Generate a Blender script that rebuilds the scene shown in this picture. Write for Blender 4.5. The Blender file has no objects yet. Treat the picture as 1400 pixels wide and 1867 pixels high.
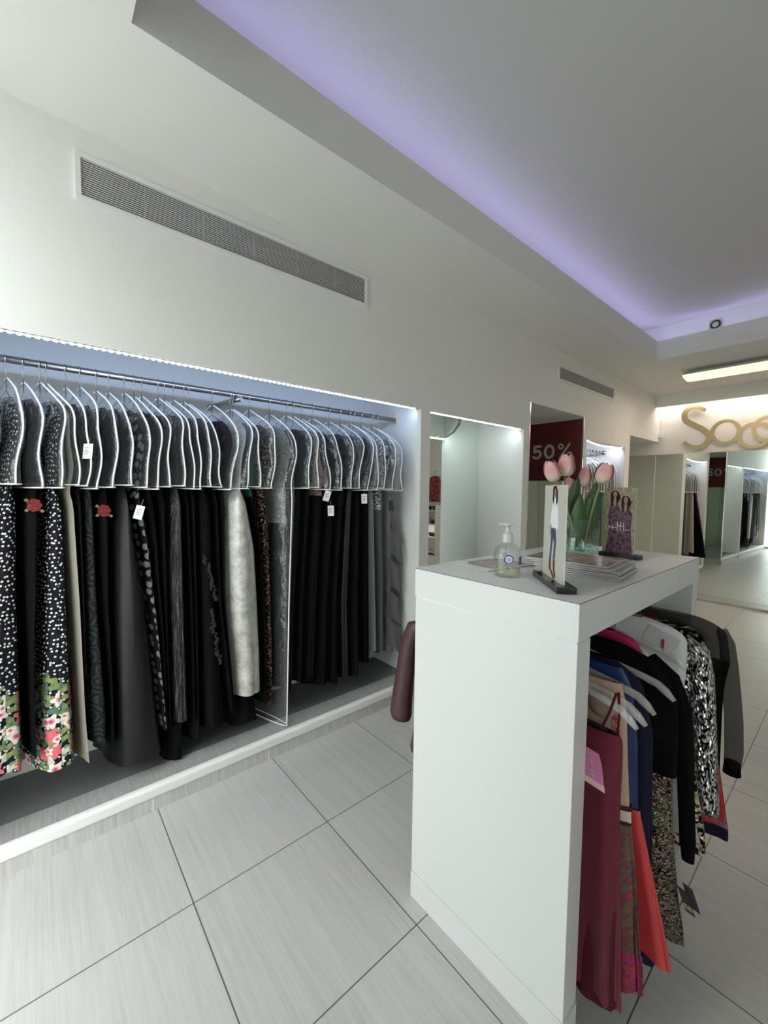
import bpy, bmesh, math, random
import numpy as np
from mathutils import Vector, Matrix

random.seed(7)
SC = bpy.context.scene
COL = SC.collection
PI = math.pi

# ------------------------------------------------------------------ camera
F_PX, YAW, PITCH, ROLL = 745.42, 0.86443, -0.057795, 0.0114525
CAM_Z = 1.5875
cy, sy, cp, sp = math.cos(YAW), math.sin(YAW), math.cos(PITCH), math.sin(PITCH)
fwd = Vector((-sy * cp, cy * cp, sp))
rgt = Vector((cy, sy, 0))
upv = rgt.cross(fwd)
c_, s_ = math.cos(ROLL), math.sin(ROLL)
r2, u2 = c_ * rgt + s_ * upv, -s_ * rgt + c_ * upv
cam = bpy.data.cameras.new('camera')
cam.sensor_fit = 'VERTICAL'
cam.sensor_height = 24.0
cam.lens = F_PX / 1867 * 24.0
cam.clip_start = 0.02
cam_ob = bpy.data.objects.new('camera', cam)
cam_ob.matrix_world = Matrix(((r2.x, u2.x, -fwd.x, 0), (r2.y, u2.y, -fwd.y, 0), (r2.z, u2.z, -fwd.z, CAM_Z), (0, 0, 0, 1)))
COL.objects.link(cam_ob)
SC.camera = cam_ob

# ------------------------------------------------------------------ view, world, lights
vs = SC.view_settings
vs.view_transform = 'Standard'
vs.look = 'None'
vs.gamma = 1.0
vs.use_curve_mapping = False
vs.exposure = 0.0
SC.cycles.transparent_max_bounces = 48
SC.cycles.max_bounces = 12
SC.cycles.glossy_bounces = 8
SC.cycles.diffuse_bounces = 5
SC.cycles.sample_clamp_indirect = 6.0

SKY = 7.0
w = bpy.data.worlds.new('overcast_sky')
SC.world = w
w.use_nodes = True
w.node_tree.nodes['Background'].inputs[0].default_value = (0.98, 1.0, 1.0, 1)
w.node_tree.nodes['Background'].inputs[1].default_value = SKY


def area(name, loc, size, power, color, direction, portal=False, spread=PI):
    l = bpy.data.lights.new(name, 'AREA')
    l.shape = 'RECTANGLE'
    l.size, l.size_y = size
    l.energy = power
    l.color = color
    l.spread = spread
    if portal:
        l.cycles.is_portal = True
    o = bpy.data.objects.new(name, l)
    o.location = loc
    o.rotation_euler = Vector(direction).to_track_quat('-Z', 'Y').to_euler()
    COL.objects.link(o)
    return o


WX = -2.17          # left wall face
NB = -2.70          # back of the wall niches
RX = 2.55           # right wall
FY = -0.62          # shop front
BY = 7.60           # back wall
CZ = 3.055          # low ceiling
OX = -0.92          # the glazed part of the shop front ends here
area('shopfront_daylight', ((WX + OX) / 2, FY - 0.02, 1.5), (OX - WX, 3.0), 1, (1, 1, 1), (0, 1, 0), portal=True)
WX0, WX1 = 1.60, 2.45     # unseen window, added to brighten the counter's right side and floor
area('added_window_daylight', ((WX0 + WX1) / 2, FY - 0.02, 1.65), (WX1 - WX0, 2.5), 1, (1, 1, 1), (0, 1, 0), portal=True)
sun = bpy.data.lights.new('sun', 'SUN')
sun.energy = 5.5
sun.angle = 0.02
sun.color = (1.0, 0.96, 0.90)
sun_ob = bpy.data.objects.new('sun', sun)
sun_ob.rotation_euler = Vector((0.25, -0.80, -1.0)).to_track_quat('-Z', 'Y').to_euler()
COL.objects.link(sun_ob)
LED_BLUE = (0.36, 0.55, 1.0)
LED_PALE = (0.80, 0.93, 0.98)
LED_LILAC = (0.78, 0.80, 1.0)
# light of the strips under the niche lips
area('niche_strip_light', (WX - 0.045, 0.92, 2.166), (2.55, 0.012), 3.1, LED_BLUE, (-1, 0, -0.45))
area('mirror_strip_light', (WX - 0.045, 2.963, 2.160), (1.28, 0.012), 2.6, LED_PALE, (-0.8, 0, -0.6))
area('far_strip_light', (WX - 0.045, 5.611, 2.175), (1.16, 0.012), 3.6, LED_LILAC, (-1, 0, -0.5))
COVE = (0.57, 0.53, 1.0)
area('cove_light_left', (-1.74, 2.9, 3.285), (5.2, 0.02), 4.6, COVE, (0.55, 0, 1))
area('cove_light_back', (0.0, 5.52, 3.265), (3.2, 0.02), 2.6, COVE, (0, -0.45, 1))
area('sign_strip_light', (-0.6, 7.47, 2.93), (3.1, 0.05), 11.5, (1.0, 0.83, 0.73), (0, 0.25, -1))


# ------------------------------------------------------------------ helpers
def link(name, me, mats=None, parent=None, base=None):
    o = bpy.data.objects.new(name, me)
    COL.objects.link(o)
    if mats is not None:
        for m in (mats if isinstance(mats, (list, tuple)) else [mats]):
            me.materials.append(m)
    if parent is not None:
        o.parent = parent
        p, t = parent, Vector((0, 0, 0))
        o.matrix_parent_inverse = world_of(parent).inverted()
    return o


def world_of(o):
    m = Matrix.LocRotScale(o.location, o.rotation_euler, o.scale)
    if o.parent is not None:
        return world_of(o.parent) @ o.matrix_parent_inverse @ m
    return m


def thing(name, label, cat, loc=(0, 0, 0), group=None):
    o = bpy.data.objects.new(name, None)
    o.empty_display_size = 0.05
    o.location = loc
    COL.objects.link(o)
    return tag(o, label, cat, group)


def tag(o, label, cat, group=None):
    o['label'] = label
    o['category'] = cat
    if group:
        o['group'] = group
    return o


def struct(name, me, mats, label=None):
    o = link(name, me, mats)
    o['kind'] = 'structure'
    if label:
        o['label'] = label
    return o


class MB:
    """collects geometry of one mesh"""

    def __init__(s):
        s.v, s.f, s.m, s.sm, s.uv = [], [], [], [], []

    def face(s, idx, mi=0, smooth=False, uv=None):
        s.f.append(tuple(idx)); s.m.append(mi); s.sm.append(smooth); s.uv.append(uv)

    def box(s, x0, x1, y0, y1, z0, z1, mi=0):
        b = len(s.v)
        for z in (z0, z1):
            s.v += [(x0, y0, z), (x1, y0, z), (x1, y1, z), (x0, y1, z)]
        for q in ((3, 2, 1, 0), (4, 5, 6, 7), (0, 1, 5, 4), (1, 2, 6, 5), (2, 3, 7, 6), (3, 0, 4, 7)):
            s.face([b + i for i in q], mi)
        return s

    def obox(s, c, ax, ay, az, mi=0):
        """oriented box: centre and three half-axis vectors"""
        c, ax, ay, az = Vector(c), Vector(ax), Vector(ay), Vector(az)
        b = len(s.v)
        for k in (-1, 1):
            for i, j in ((-1, -1), (1, -1), (1, 1), (-1, 1)):
                s.v.append(tuple(c + i * ax + j * ay + k * az))
        for q in ((3, 2, 1, 0), (4, 5, 6, 7), (0, 1, 5, 4), (1, 2, 6, 5), (2, 3, 7, 6), (3, 0, 4, 7)):
            s.face([b + i for i in q], mi)
        return s

    def quad(s, a, b_, c, d, mi=0):
        b = len(s.v)
        s.v += [tuple(a), tuple(b_), tuple(c), tuple(d)]
        s.face((b, b + 1, b + 2, b + 3), mi)
        return s

    def poly(s, pts, mi=0):
        b = len(s.v)
        s.v += [tuple(p) for p in pts]
        s.face(range(b, b + len(pts)), mi)
        return s

    def tube(s, pts, r, n=10, mi=0, flat=None, cap=True, closed=False, uv=False):
        """tube along points; r number or list; flat=(vector, factor) squashes along a direction"""
        pts = [Vector(p) for p in pts]
        N = len(pts)
        rr = r if isinstance(r, (list, tuple)) else [r] * N
        b = len(s.v)
        prev = None
        for i, p in enumerate(pts):
            if closed:
                t = pts[(i + 1) % N] - pts[i - 1]
            else:
                t = pts[min(i + 1, N - 1)] - pts[max(i - 1, 0)]
            if t.length < 1e-9:
                t = Vector((0, 0, 1))
            t.normalize()
            if prev is None:
                a = t.orthogonal().normalized()
            else:
                a = prev - t * prev.dot(t)
                if a.length < 1e-6:
                    a = t.orthogonal()
                a.normalize()
            prev = a
            bb = t.cross(a)
            for k in range(n):
                th = 2 * PI * k / n
                o = (a * math.cos(th) + bb * math.sin(th)) * rr[i]
                if flat:
                    fv = Vector(flat[0]).normalized()
                    o = o - fv * o.dot(fv) * (1 - flat[1])
                s.v.append(tuple(p + o))
        M = N if closed else N - 1
        for i in range(M):
            j = (i + 1) % N
            for k in range(n):
                l = (k + 1) % n
                q = None
                if uv:
                    per = 2 * PI * max(rr)
                    u0, u1, v0, v1 = per * k / n, per * (k + 1) / n, pts[i].z, pts[j].z
                    q = [(u0, v0), (u1, v0), (u1, v1), (u0, v1)]
                s.face((b + i * n + k, b + i * n + l, b + j * n + l, b + j * n + k), mi, True, q)
        if cap and not closed:
            s.face([b + k for k in range(n)][::-1], mi)
            s.face([b + (N - 1) * n + k for k in range(n)], mi)
        return s

    def lathe(s, prof, c, n=32, mi=0, smooth=True, axis='z'):
        b = len(s.v)
        for r, z in prof:
            for k in range(n):
                th = 2 * PI * k / n
                a, d = r * math.cos(th), r * math.sin(th)
                if axis == 'z':
                    s.v.append((c[0] + a, c[1] + d, c[2] + z))
                elif axis == 'y':
                    s.v.append((c[0] + a, c[1] + z, c[2] + d))
                else:
                    s.v.append((c[0] + z, c[1] + a, c[2] + d))
        for i in range(len(prof) - 1):
            for k in range(n):
                l = (k + 1) % n
                s.face((b + i * n + k, b + i * n + l, b + (i + 1) * n + l, b + (i + 1) * n + k), mi, smooth)
        return s

    def grid(s, P, mi=0, smooth=True, uvs=None):
        """P[i][j] points"""
        b = len(s.v)
        R, Cn = len(P), len(P[0])
        for row in P:
            s.v += [tuple(p) for p in row]
        for i in range(R - 1):
            for j in range(Cn - 1):
                q = ((i, j), (i, j + 1), (i + 1, j + 1), (i + 1, j))
                s.face([b + a * Cn + d for a, d in q], mi, smooth, [uvs[a][d] for a, d in q] if uvs else None)
        return s

    def mesh(s, name):
        me = bpy.data.meshes.new(name)
        me.from_pydata(s.v, [], s.f)
        me.polygons.foreach_set('material_index', s.m)
        me.polygons.foreach_set('use_smooth', s.sm)
        if any(u is not None for u in s.uv):
            l = me.uv_layers.new(name='UVMap')
            data = []
            for u, f in zip(s.uv, s.f):
                for k in range(len(f)):
                    data += list(u[k]) if u else [0, 0]
            l.data.foreach_set('uv', data)
        me.update()
        return me

    def obj(s, name, mats, parent=None):
        return link(name, s.mesh(name), mats, parent)


def box_obj(name, b, m, parent=None):
    return MB().box(*b).obj(name, m, parent)


def bevel(o, wdt=0.003, seg=2):
    md = o.modifiers.new('bevel', 'BEVEL')
    md.width = wdt
    md.segments = seg
    md.limit_method = 'ANGLE'
    return o


# ------------------------------------------------------------------ materials
class NT:
    def __init__(s, name):
        s.mat = bpy.data.materials.new(name)
        s.mat.use_nodes = True
        s.t = s.mat.node_tree
        s.b = s.t.nodes['Principled BSDF']
        s.out = s.t.nodes['Material Output']

    def n(s, typ, inp=None, **props):
        nd = s.t.nodes.new('ShaderNode' + typ)
        for k, v in props.items():
            setattr(nd, k, v)
        for k, v in (inp or {}).items():
            s.set(nd.inputs[k], v)
        return nd

    def set(s, sock, v):
        if isinstance(v, bpy.types.NodeSocket):
            s.t.links.new(v, sock)
        else:
            if isinstance(v, (tuple, list)) and len(v) == 3 and sock.type == 'RGBA':
                v = (*v, 1)
            sock.default_value = v

    def math(s, op, a, b=0.0, c=None):
        nd = s.n('Math', {0: a, 1: b}, operation=op)
        if c is not None:
            s.set(nd.inputs[2], c)
        return nd.outputs[0]

    def mix(s, f, a, b):
        nd = s.n('Mix', data_type='RGBA')
        s.set(nd.inputs[0], f); s.set(nd.inputs[6], a); s.set(nd.inputs[7], b)
        return nd.outputs[2]

    def uv(s):
        return s.n('TexCoord').outputs['UV']

    def obj(s):
        return s.n('TexCoord').outputs['Object']

    def geo(s):
        return s.n('NewGeometry').outputs['Position']

    def P(s, **k):
        for a, v in k.items():
            s.set(s.b.inputs[a.replace('_', ' ')], v)
        return s

    def bump(s, h, strength=0.3, dist=0.01):
        nd = s.n('Bump', {'Strength': strength, 'Distance': dist, 'Height': h})
        s.set(s.b.inputs['Normal'], nd.outputs[0])

    def noise(s, vec, scale, detail=3, rough=0.5, stretch=None):
        if stretch:
            vec = s.n('VectorMath', {0: vec, 1: stretch}, operation='MULTIPLY').outputs[0]
        return s.n('TexNoise', {'Vector': vec, 'Scale': scale, 'Detail': detail, 'Roughness': rough}).outputs['Fac']

    def ramp(s, f, stops):
        nd = s.n('ValToRGB', {0: f})
        el = nd.color_ramp.elements
        while len(el) < len(stops):
            el.new(0.5)
        for e, (p, c) in zip(el, stops):
            e.position = p
            e.color = (*c, 1) if len(c) == 3 else c
        return nd.outputs[0]


MC = {}


def plain(name, color, rough=0.5, metal=0.0, spec=0.5, **k):
    key = (name)
    if key in MC:
        return MC[key]
    n = NT(name)
    n.P(Base_Color=color, Roughness=rough, Metallic=metal, **{'Specular_IOR_Level': spec}, **k)
    MC[key] = n.mat
    return n.mat


def paint(name, color, rough=0.6):
    n = NT(name)
    f = n.noise(n.geo(), 60, 2)
    n.P(Base_Color=color, Roughness=rough, Specular_IOR_Level=0.25)
    n.bump(f, 0.05, 0.002)
    return n.mat


def clear(name, tint=(1, 1, 1), gloss=0.12, milk=0.05, rough=0.08, bump=0.0, bscale=14, milkcol=(0.9, 0.92, 0.95), fres=0.75):
    """see-through sheet: transparent, with a fresnel sheen and a little milkiness"""
    n = NT(name)
    t = n.n('BsdfTransparent', {0: tint})
    g = n.n('BsdfGlossy', {'Color': (1, 1, 1, 1), 'Roughness': rough})
    d = n.n('BsdfDiffuse', {'Color': milkcol})
    lw = n.n('LayerWeight', {'Blend': 0.5})
    fac = n.math('MULTIPLY_ADD', n.math('POWER', lw.outputs['Facing'], 4.0), fres, gloss)
    if bump:
        nz = n.noise(n.geo(), bscale, 3, 0.6)
        bp = n.n('Bump', {'Strength': bump, 'Distance': 0.03, 'Height': nz})
        n.set(g.inputs['Normal'], bp.outputs[0])
        n.set(lw.inputs['Normal'], bp.outputs[0])
    m1 = n.n('MixShader', {0: milk, 1: t.outputs[0], 2: d.outputs[0]})
    m2 = n.n('MixShader', {0: fac, 1: m1.outputs[0], 2: g.outputs[0]})
    n.t.links.new(m2.outputs[0], n.out.inputs[0])
    return n.mat


def emit(name, color, strength):
    n = NT(name)
    n.P(Base_Color=(0.9, 0.9, 0.9), Emission_Color=color, Emission_Strength=strength)
    return n.mat


def cloth(name, color, rough=0.85, sheen=0.0, weave=240, spec=0.2, var=0.0):
    n = NT(name)
    f = n.noise(n.geo(), weave, 2)
    if var:
        g = n.noise(n.uv(), 9, 3, 0.6, (6, 1, 1))
        c = n.mix(g, tuple(x * (1 - var) for x in color), tuple(min(1, x * (1 + var)) for x in color))
    else:
        c = color
    n.P(Base_Color=c, Roughness=rough, Specular_IOR_Level=spec, Sheen_Weight=sheen)
    n.bump(f, 0.15, 0.002)
    return n.mat


M_WALL = paint('white_wall_paint', (0.84, 0.835, 0.80))
M_CEIL = paint('white_ceiling_paint', (0.83, 0.825, 0.79), 0.75)
M_NICHE = paint('white_niche_paint', (0.80, 0.82, 0.83))
M_LAM = plain('white_laminate', (0.68, 0.685, 0.68), 0.34)
M_LAMEDGE = plain('dark_laminate_seam', (0.03, 0.03, 0.035), 0.5)
M_MIRROR = plain('mirror_silver', (0.86, 0.92, 0.875), 0.015, 1.0)
M_CHROME = plain('chrome', (0.62, 0.62, 0.62), 0.14, 1.0)
M_STEEL = plain('brushed_steel', (0.42, 0.41, 0.38), 0.32, 1.0)
M_BRASS = plain('pale_brass', (0.78, 0.70, 0.50), 0.35, 0.6)
M_BLACK = plain('black_plastic', (0.012, 0.012, 0.013), 0.35)
M_WHITEP = plain('white_plastic', (0.82, 0.82, 0.80), 0.4)
M_PIPE = plain('white_piping', (0.86, 0.87, 0.87), 0.5)
M_PAPER = plain('white_card', (0.80, 0.79, 0.76), 0.6)
M_INK = plain('printed_ink', (0.06, 0.06, 0.07), 0.6)
M_VINYL = clear('clear_vinyl', (0.93, 0.935, 0.945), 0.055, 0.03, 0.10, 0.6, 11)
M_ACRYL = clear('clear_acrylic', (0.97, 0.98, 0.98), 0.08, 0.30, 0.08, milkcol=(0.85, 0.83, 0.82))
M_GLASS = clear('clear_glass', (0.96, 0.988, 0.975), 0.045, 0.0, 0.02, fres=0.35)
M_PANE = clear('shop_window_glass', (0.97, 0.985, 0.98), 0.0, 0.0, 0.01)


def tile_mat(name, base, gx0, gx, gy0, gy, grout):
    n = NT(name)
    pos = n.geo()
    sep = n.n('SeparateXYZ', {0: pos})
    x, y = sep.outputs[0], sep.outputs[1]

    def lines(v, o, s):
        q = n.math('FRACT', n.math('DIVIDE', n.math('SUBTRACT', v, o - 50 * s), s))
        e = n.math('MINIMUM', q, n.math('SUBTRACT', 1.0, q))
        return n.math('LESS_THAN', e, 0.0022 / s), n.math('FLOOR', n.math('DIVIDE', n.math('SUBTRACT', v, o - 50 * s), s))
    lx, ix = lines(x, gx0, gx)
    ly, iy = lines(y, gy0, gy)
    g = n.math('MAXIMUM', lx, ly)
    cell = n.n('CombineXYZ', {0: ix, 1: iy, 2: 0.0})
    wn = n.n('TexWhiteNoise', {'Vector': cell.outputs[0]}, noise_dimensions='3D')
    off = n.n('VectorMath', {0: pos, 1: wn.outputs['Color']}, operation='ADD').outputs[0]
    st = n.noise(off, 1.0, 5, 0.65, (3.5, 110, 1))
    st2 = n.noise(off, 1.0, 3, 0.6, (1.2, 30, 1))
    v = n.math('ADD', n.math('MULTIPLY', st, 0.6), n.math('MULTIPLY', st2, 0.4))
    v = n.math('ADD', v, n.math('MULTIPLY', n.math('SUBTRACT', wn.outputs['Value'], 0.5), 0.08))
    c = n.ramp(v, [(0.32, tuple(k * 0.87 for k in base)), (0.5, base), (0.68, tuple(min(1, k * 1.09) for k in base))])
    n.P(Base_Color=n.mix(g, c, grout), Roughness=n.math('MULTIPLY_ADD', st, 0.2, 0.26), Specular_IOR_Level=0.45)
    n.bump(n.math('SUBTRACT', n.math('MULTIPLY', st, 0.15), g), 0.25, 0.002)
    return n.mat


M_TILE = tile_mat('streaked_grey_tile', (0.515, 0.51, 0.49), -2.178, 0.6, 0.415, 0.598, (0.11, 0.11, 0.105))


def streak_tile(name, base):
    n = NT(name)
    st = n.noise(n.geo(), 1.0, 5, 0.65, (8, 95, 2))
    c = n.ramp(st, [(0.3, tuple(k * 0.8 for k in base)), (0.7, tuple(min(1, k * 1.12) for k in base))])
    n.P(Base_Color=c, Roughness=0.4, Specular_IOR_Level=0.4)
    return n.mat


M_RISER = streak_tile('riser_tile', (0.60, 0.59, 0.56))
M_NOSE = paint('white_step_nosing', (0.88, 0.88, 0.86), 0.45)
M_SHELFTILE = streak_tile('platform_edge_tile', (0.42, 0.42, 0.41))
M_PLAT = paint('grey_platform_paint', (0.17, 0.178, 0.182), 0.5)

# ------------------------------------------------------------------ room shell
Y0N, Y1N = -0.38, 2.205          # first niche
bx = MB()
T = 0.12
# wall face pieces (slabs reaching back to the niche depth)
DEEP = -3.35
bx.box(NB - T, WX, FY - 0.1, Y0N, 0, CZ)                         # near end beside shop front
bx.box(NB - T, WX, Y0N, Y1N, 2.50, CZ).box(WX - 0.05, WX, Y0N, Y1N, 2.183, 2.50)                          # over niche 1
bx.box(NB - T, NB, Y0N, Y1N, 0, 2.50)                           # back of niche 1
bx.box(NB - T, WX, Y1N, 2.306, 0, CZ)                            # pillar
bx.box(NB - T, WX, 2.306, 3.62, 2.50, CZ).box(WX - 0.05, WX, 2.306, 3.62, 2.176, 2.50)                       # over mirrored niche
bx.box(NB - T, NB, 2.306, 3.62, 0, 2.50)
bx.box(DEEP, WX, 3.62, 3.722, 0, CZ)                             # pillar
bx.box(DEEP, WX, 3.722, 4.915, 2.449, CZ)                        # over sale recess
bx.box(DEEP - T, DEEP, 3.722, 4.915, 0, CZ)                      # its far back
bx.box(DEEP, WX, 4.915, 5.008, 0, CZ)                            # pillar
bx.box(NB - T, WX, 5.008, 6.213, 2.50, CZ).box(WX - 0.05, WX, 5.008, 6.213, 2.190, 2.50)                      # over far niche
bx.box(NB - T, NB, 5.008, 6.213, 0, 2.50)
bx.box(DEEP, WX, 6.213, 6.375, 0, CZ)                            # jamb
bx.box(DEEP, WX, 6.375, BY, 2.370, CZ)                           # over end recess
bx.box(DEEP - T, DEEP, 6.375, BY, 0, CZ)
struct('wall_left', bx.mesh('wall_left'), M_WALL)

# niche linings (thin painted liners inside the niches)
struct('wall_back', MB().box(DEEP - T, RX + T, BY, BY + T, 0, 3.8).mesh('wall_back'), M_WALL)
struct('wall_right', MB().box(RX, RX + T, FY - 0.1, BY, 0, 3.8).mesh('wall_right'), M_WALL)
# shop front wall: spandrel over the glazing
struct('wall_front', MB().box(DEEP - T, RX + T, FY - 0.1, FY, 2.95, 3.8).box(DEEP - T, NB - T, FY - 0.1, FY, 0, 2.95).box(OX, WX0, FY - 0.1, FY, 0, 2.95).box(WX1, RX + T, FY - 0.1, FY, 0, 2.95).box(WX0, WX1, FY - 0.1, FY, 0, 0.4).mesh('wall_front'), M_WALL)
struct('floor', MB().box(DEEP - T, RX + T, FY - 0.1, BY + T, -0.1, 0.0).mesh('floor'), M_TILE)

# ceiling: low soffit ring with a raised tray and a light cove
TX0, TX1, TY0, TY1 = -1.587, 1.55, 0.276, 5.345
LIP = 3.262
CO = 0.26          # cove depth behind the lip
UP = 3.50
cb = MB()
cb.box(WX, TX0, FY, BY, CZ, LIP)                       # left soffit (solid up to the lip)
cb.box(TX1, RX, FY, BY, CZ, LIP)
cb.box(TX0, TX1, FY, TY0, CZ, LIP)
cb.box(TX0, TX1, TY1, BY, CZ, LIP)
cb.box(DEEP - T, RX + T, FY - 0.1, BY + T, UP + 0.1, UP + 0.3)  # unseen roof slab over everything, added to keep the sun out
cb.box(WX, TX0 - CO, FY, BY, LIP, UP)                  # cove backs
cb.box(TX1 + CO, RX, FY, BY, LIP, UP)
cb.box(TX0 - CO, TX1 + CO, FY, TY0 - CO, LIP, UP)
cb.box(TX0 - CO, TX1 + CO, TY1 + CO, BY, LIP, UP)
struct('ceiling', cb.mesh('ceiling'), M_CEIL)
struct('ceiling_tray', MB().box(WX, RX, FY, BY, UP, UP + 0.1).mesh('ceiling_tray'), paint('shaded_ceiling_paint', (0.66, 0.655, 0.64), 0.8))  # same ceiling, given a greyer colour to stand in for its shade
# bulkhead in front of the sign wall
struct('trim_1', MB().box(WX, RX, 7.36, 7.39, 2.885, CZ).mesh('trim_1'), M_CEIL)

# step along the left wall: riser tile, nosing, tile margin, grey platform
def platform(n, y0, y1):
    struct('baseboard_left' if n == 0 else 'baseboard_left_%d' % n, MB().box(NB, WX - 0.002, y0, y1, 0, 0.066).mesh('riser'), M_RISER)
    o = struct('trim_%d' % (2 + 3 * n), MB().box(WX - 0.035, WX + 0.008, y0, y1, 0.066, 0.129).mesh('nosing'), M_NOSE)
    bevel(o, 0.016, 4)
    struct('trim_%d' % (3 + 3 * n), MB().box(WX - 0.16, WX - 0.035, y0, y1, 0.066, 0.122).mesh('margin'), M_SHELFTILE)
    struct('trim_%d' % (4 + 3 * n), MB().box(NB, WX - 0.16, y0, y1, 0.066, 0.120).mesh('platform'), M_PLAT)


platform(0, Y0N, Y1N)
platform(1, 2.306, 3.62)
platform(2, 5.008, 6.213)
# grey baseboard blocks at pillar feet
bb = MB()
for a, b in ((FY, Y0N), (Y1N, 2.306), (3.62, 3.722), (4.915, 5.008), (6.213, 6.375)):
    bb.box(WX, WX + 0.008, a, b, 0, 0.09)
struct('baseboard_left_3', bb.mesh('baseboard'), M_SHELFTILE)
# thin pale joints in the riser tiles
jj = MB()
for k in range(-1, 4):
    yk = 0.394 + 0.598 * k
    if Y0N < yk < Y1N:
        jj.box(WX - 0.003, WX - 0.0012, yk - 0.0025, yk + 0.0025, 0, 0.066)
struct('trim_11', jj.mesh('joint'), M_NOSE)

# back mirror wall: skirting, mirror panels, joint strip
struct('baseboard_back', MB().box(DEEP, 0.7, 7.34, BY, 0, 0.030).mesh('baseboard_back'), M_SHELFTILE)
TH = math.radians(-1.5)
mu = Vector((math.cos(TH), math.sin(TH), 0))
mn = Vector((math.sin(TH), -math.cos(TH), 0))
P0 = Vector((WX, 7.56, 0))


def mirror_panel(a, b, z0, z1):
    m = MB()
    c = P0 + mu * ((a + b) / 2 - WX) - mn * 0.004 + Vector((0, 0, (z0 + z1) / 2))
    m.obox(c, mu * (b - a) / 2, mn * 0.004, Vector((0, 0, (z1 - z0) / 2)))
    return m


t = tag(mirror_panel(-2.186, 0.62, 0.03, 2.168).obj('wall_mirror', M_MIRROR), 'wide wall mirror under the golden letters, reaching down to the skirting', 'mirror')
t = tag(mirror_panel(-3.30, -2.194, 0.03, 2.168).obj('wall_mirror', M_MIRROR), 'narrow mirror panel filling the recess at the end of the side wall', 'mirror')
m = MB()
c = P0 + mu * (-0.02) - mn * 0.004
m.obox(c + Vector((0, 0, 1.1)), mu * 0.004, mn * 0.006, Vector((0, 0, 1.07)))
struct('trim_12', m.mesh('mirror_joint'), M_WHITEP)

# mirrors in the niches
tag(box_obj('niche_mirror', (NB, NB + 0.006, 2.31, 3.614, 0.122, 2.49), M_MIRROR),
    'mirror lining the back of the empty white niche behind the counter', 'mirror')
tag(box_obj('recess_mirror', (DEEP + 0.01, WX - 0.012, 4.907, 4.915, 0.0, 2.44), M_MIRROR),
    'side mirror under the red sale poster in the deep recess', 'mirror')
tag(box_obj('recess_mirror', (DEEP + 0.01, WX - 0.012, 3.722, 3.730, 0.0, 2.44), M_MIRROR),
    'side mirror of the deep recess facing the red sale poster', 'mirror')
struct('trim_13', MB().box(WX - 0.012, WX + 0.003, 3.720, 3.732, 0, 2.449).box(WX - 0.012, WX + 0.003, 4.905, 4.917, 0, 2.449).mesh('mirror_edge'), M_CHROME)


# shop front: frame and panes
fr = MB()
for x in (WX - 0.03, OX - 0.025):
    fr.box(x - 0.025, x + 0.025, FY - 0.09, FY - 0.03, 0, 2.95)
fr.box(NB, OX, FY - 0.09, FY - 0.03, 2.90, 2.95).box(NB, OX, FY - 0.09, FY - 0.03, 0, 0.06)
wf = struct('window_1', fr.mesh('window_1'), M_STEEL)
gl = MB().box(-2.3, OX, FY - 0.066, FY - 0.06, 0.06, 2.90)
g = gl.obj('window_pane', M_PANE, wf)

fr2 = MB()  # frame and pane of the window added for light from the right
for x in (WX0 + 0.025, WX1 - 0.025):
    fr2.box(x - 0.025, x + 0.025, FY - 0.09, FY - 0.03, 0.40, 2.95)
fr2.box(WX0, WX1, FY - 0.09, FY - 0.03, 2.90, 2.95).box(WX0, WX1, FY - 0.09, FY - 0.03, 0.40, 0.45)
wf2 = struct('added_window', fr2.mesh('added_window'), M_STEEL)
MB().box(WX0, WX1, FY - 0.066, FY - 0.06, 0.45, 2.90).obj('window_pane', M_PANE, wf2)

# street outside
M_STREET = paint('pale_asphalt', (0.42, 0.43, 0.43), 0.8)
struct('street_ground', MB().box(-14, 14, -14, FY - 0.1, -0.12, -0.02).mesh('street_ground'), M_STREET)
M_FACADE = paint('pale_street_facade', (0.62, 0.68, 0.66), 0.8)
fb = MB().box(-14, 14, -12.4, -12, -0.1, 6.5)
fo = fb.obj('street_building', M_FACADE)
tag(fo, 'pale building across the street seen through the shop front', 'building')
wm = plain('dark_street_window', (0.05, 0.07, 0.08), 0.1)
for k in range(8):
    box_obj('window', (-12 + 3 * k, -10.6 + 3 * k, -12.0, -11.96, 0.9, 2.6), wm, fo)


# ------------------------------------------------------------------ air grilles
def grille(label, y0, y1, z0, z1, bars, cells):
    t = thing('air_grille', label, 'vent', (WX, (y0 + y1) / 2, z0))
    f = MB()
    b = 0.022
    f.box(WX, WX + 0.012, y0, y1, z1 - b, z1).box(WX, WX + 0.012, y0, y1, z0, z0 + b)
    f.box(WX, WX + 0.012, y0, y0 + b, z0 + b, z1 - b).box(WX, WX + 0.012, y1 - b, y1, z0 + b, z1 - b)
    bevel(f.obj('frame', M_WHITEP, t), 0.002)
    box_obj('backing', (WX, WX + 0.0015, y0 + b, y1 - b, z0 + b, z1 - b), M_BLACK, t)
    s = MB()
    H = z1 - z0 - 2 * b
    for i in range(bars):
        z = z0 + b + H * (i + 0.5) / bars
        s.obox((WX + 0.006, (y0 + y1) / 2, z), (0.0022, 0, 0.0004), (0, (y1 - y0) / 2 - b, 0), (-0.0002, 0, 0.0010))
    s.obj('louvre_slats', M_WHITEP, t)
    for i in range(1, cells):
        y = y0 + (y1 - y0) * i / cells
        box_obj('divider_rib', (WX + 0.002, WX + 0.0045, y - 0.0015, y + 0.0015, z0 + b, z1 - b), M_STEEL, t)


grille('long white air grille high on the wall over the black gowns', 0.160, 1.684, 2.761, 2.956, 17, 6)
grille('smaller air grille high on the wall over the red sale poster', 4.25, 5.735, 2.755, 2.918, 14, 6)

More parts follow.
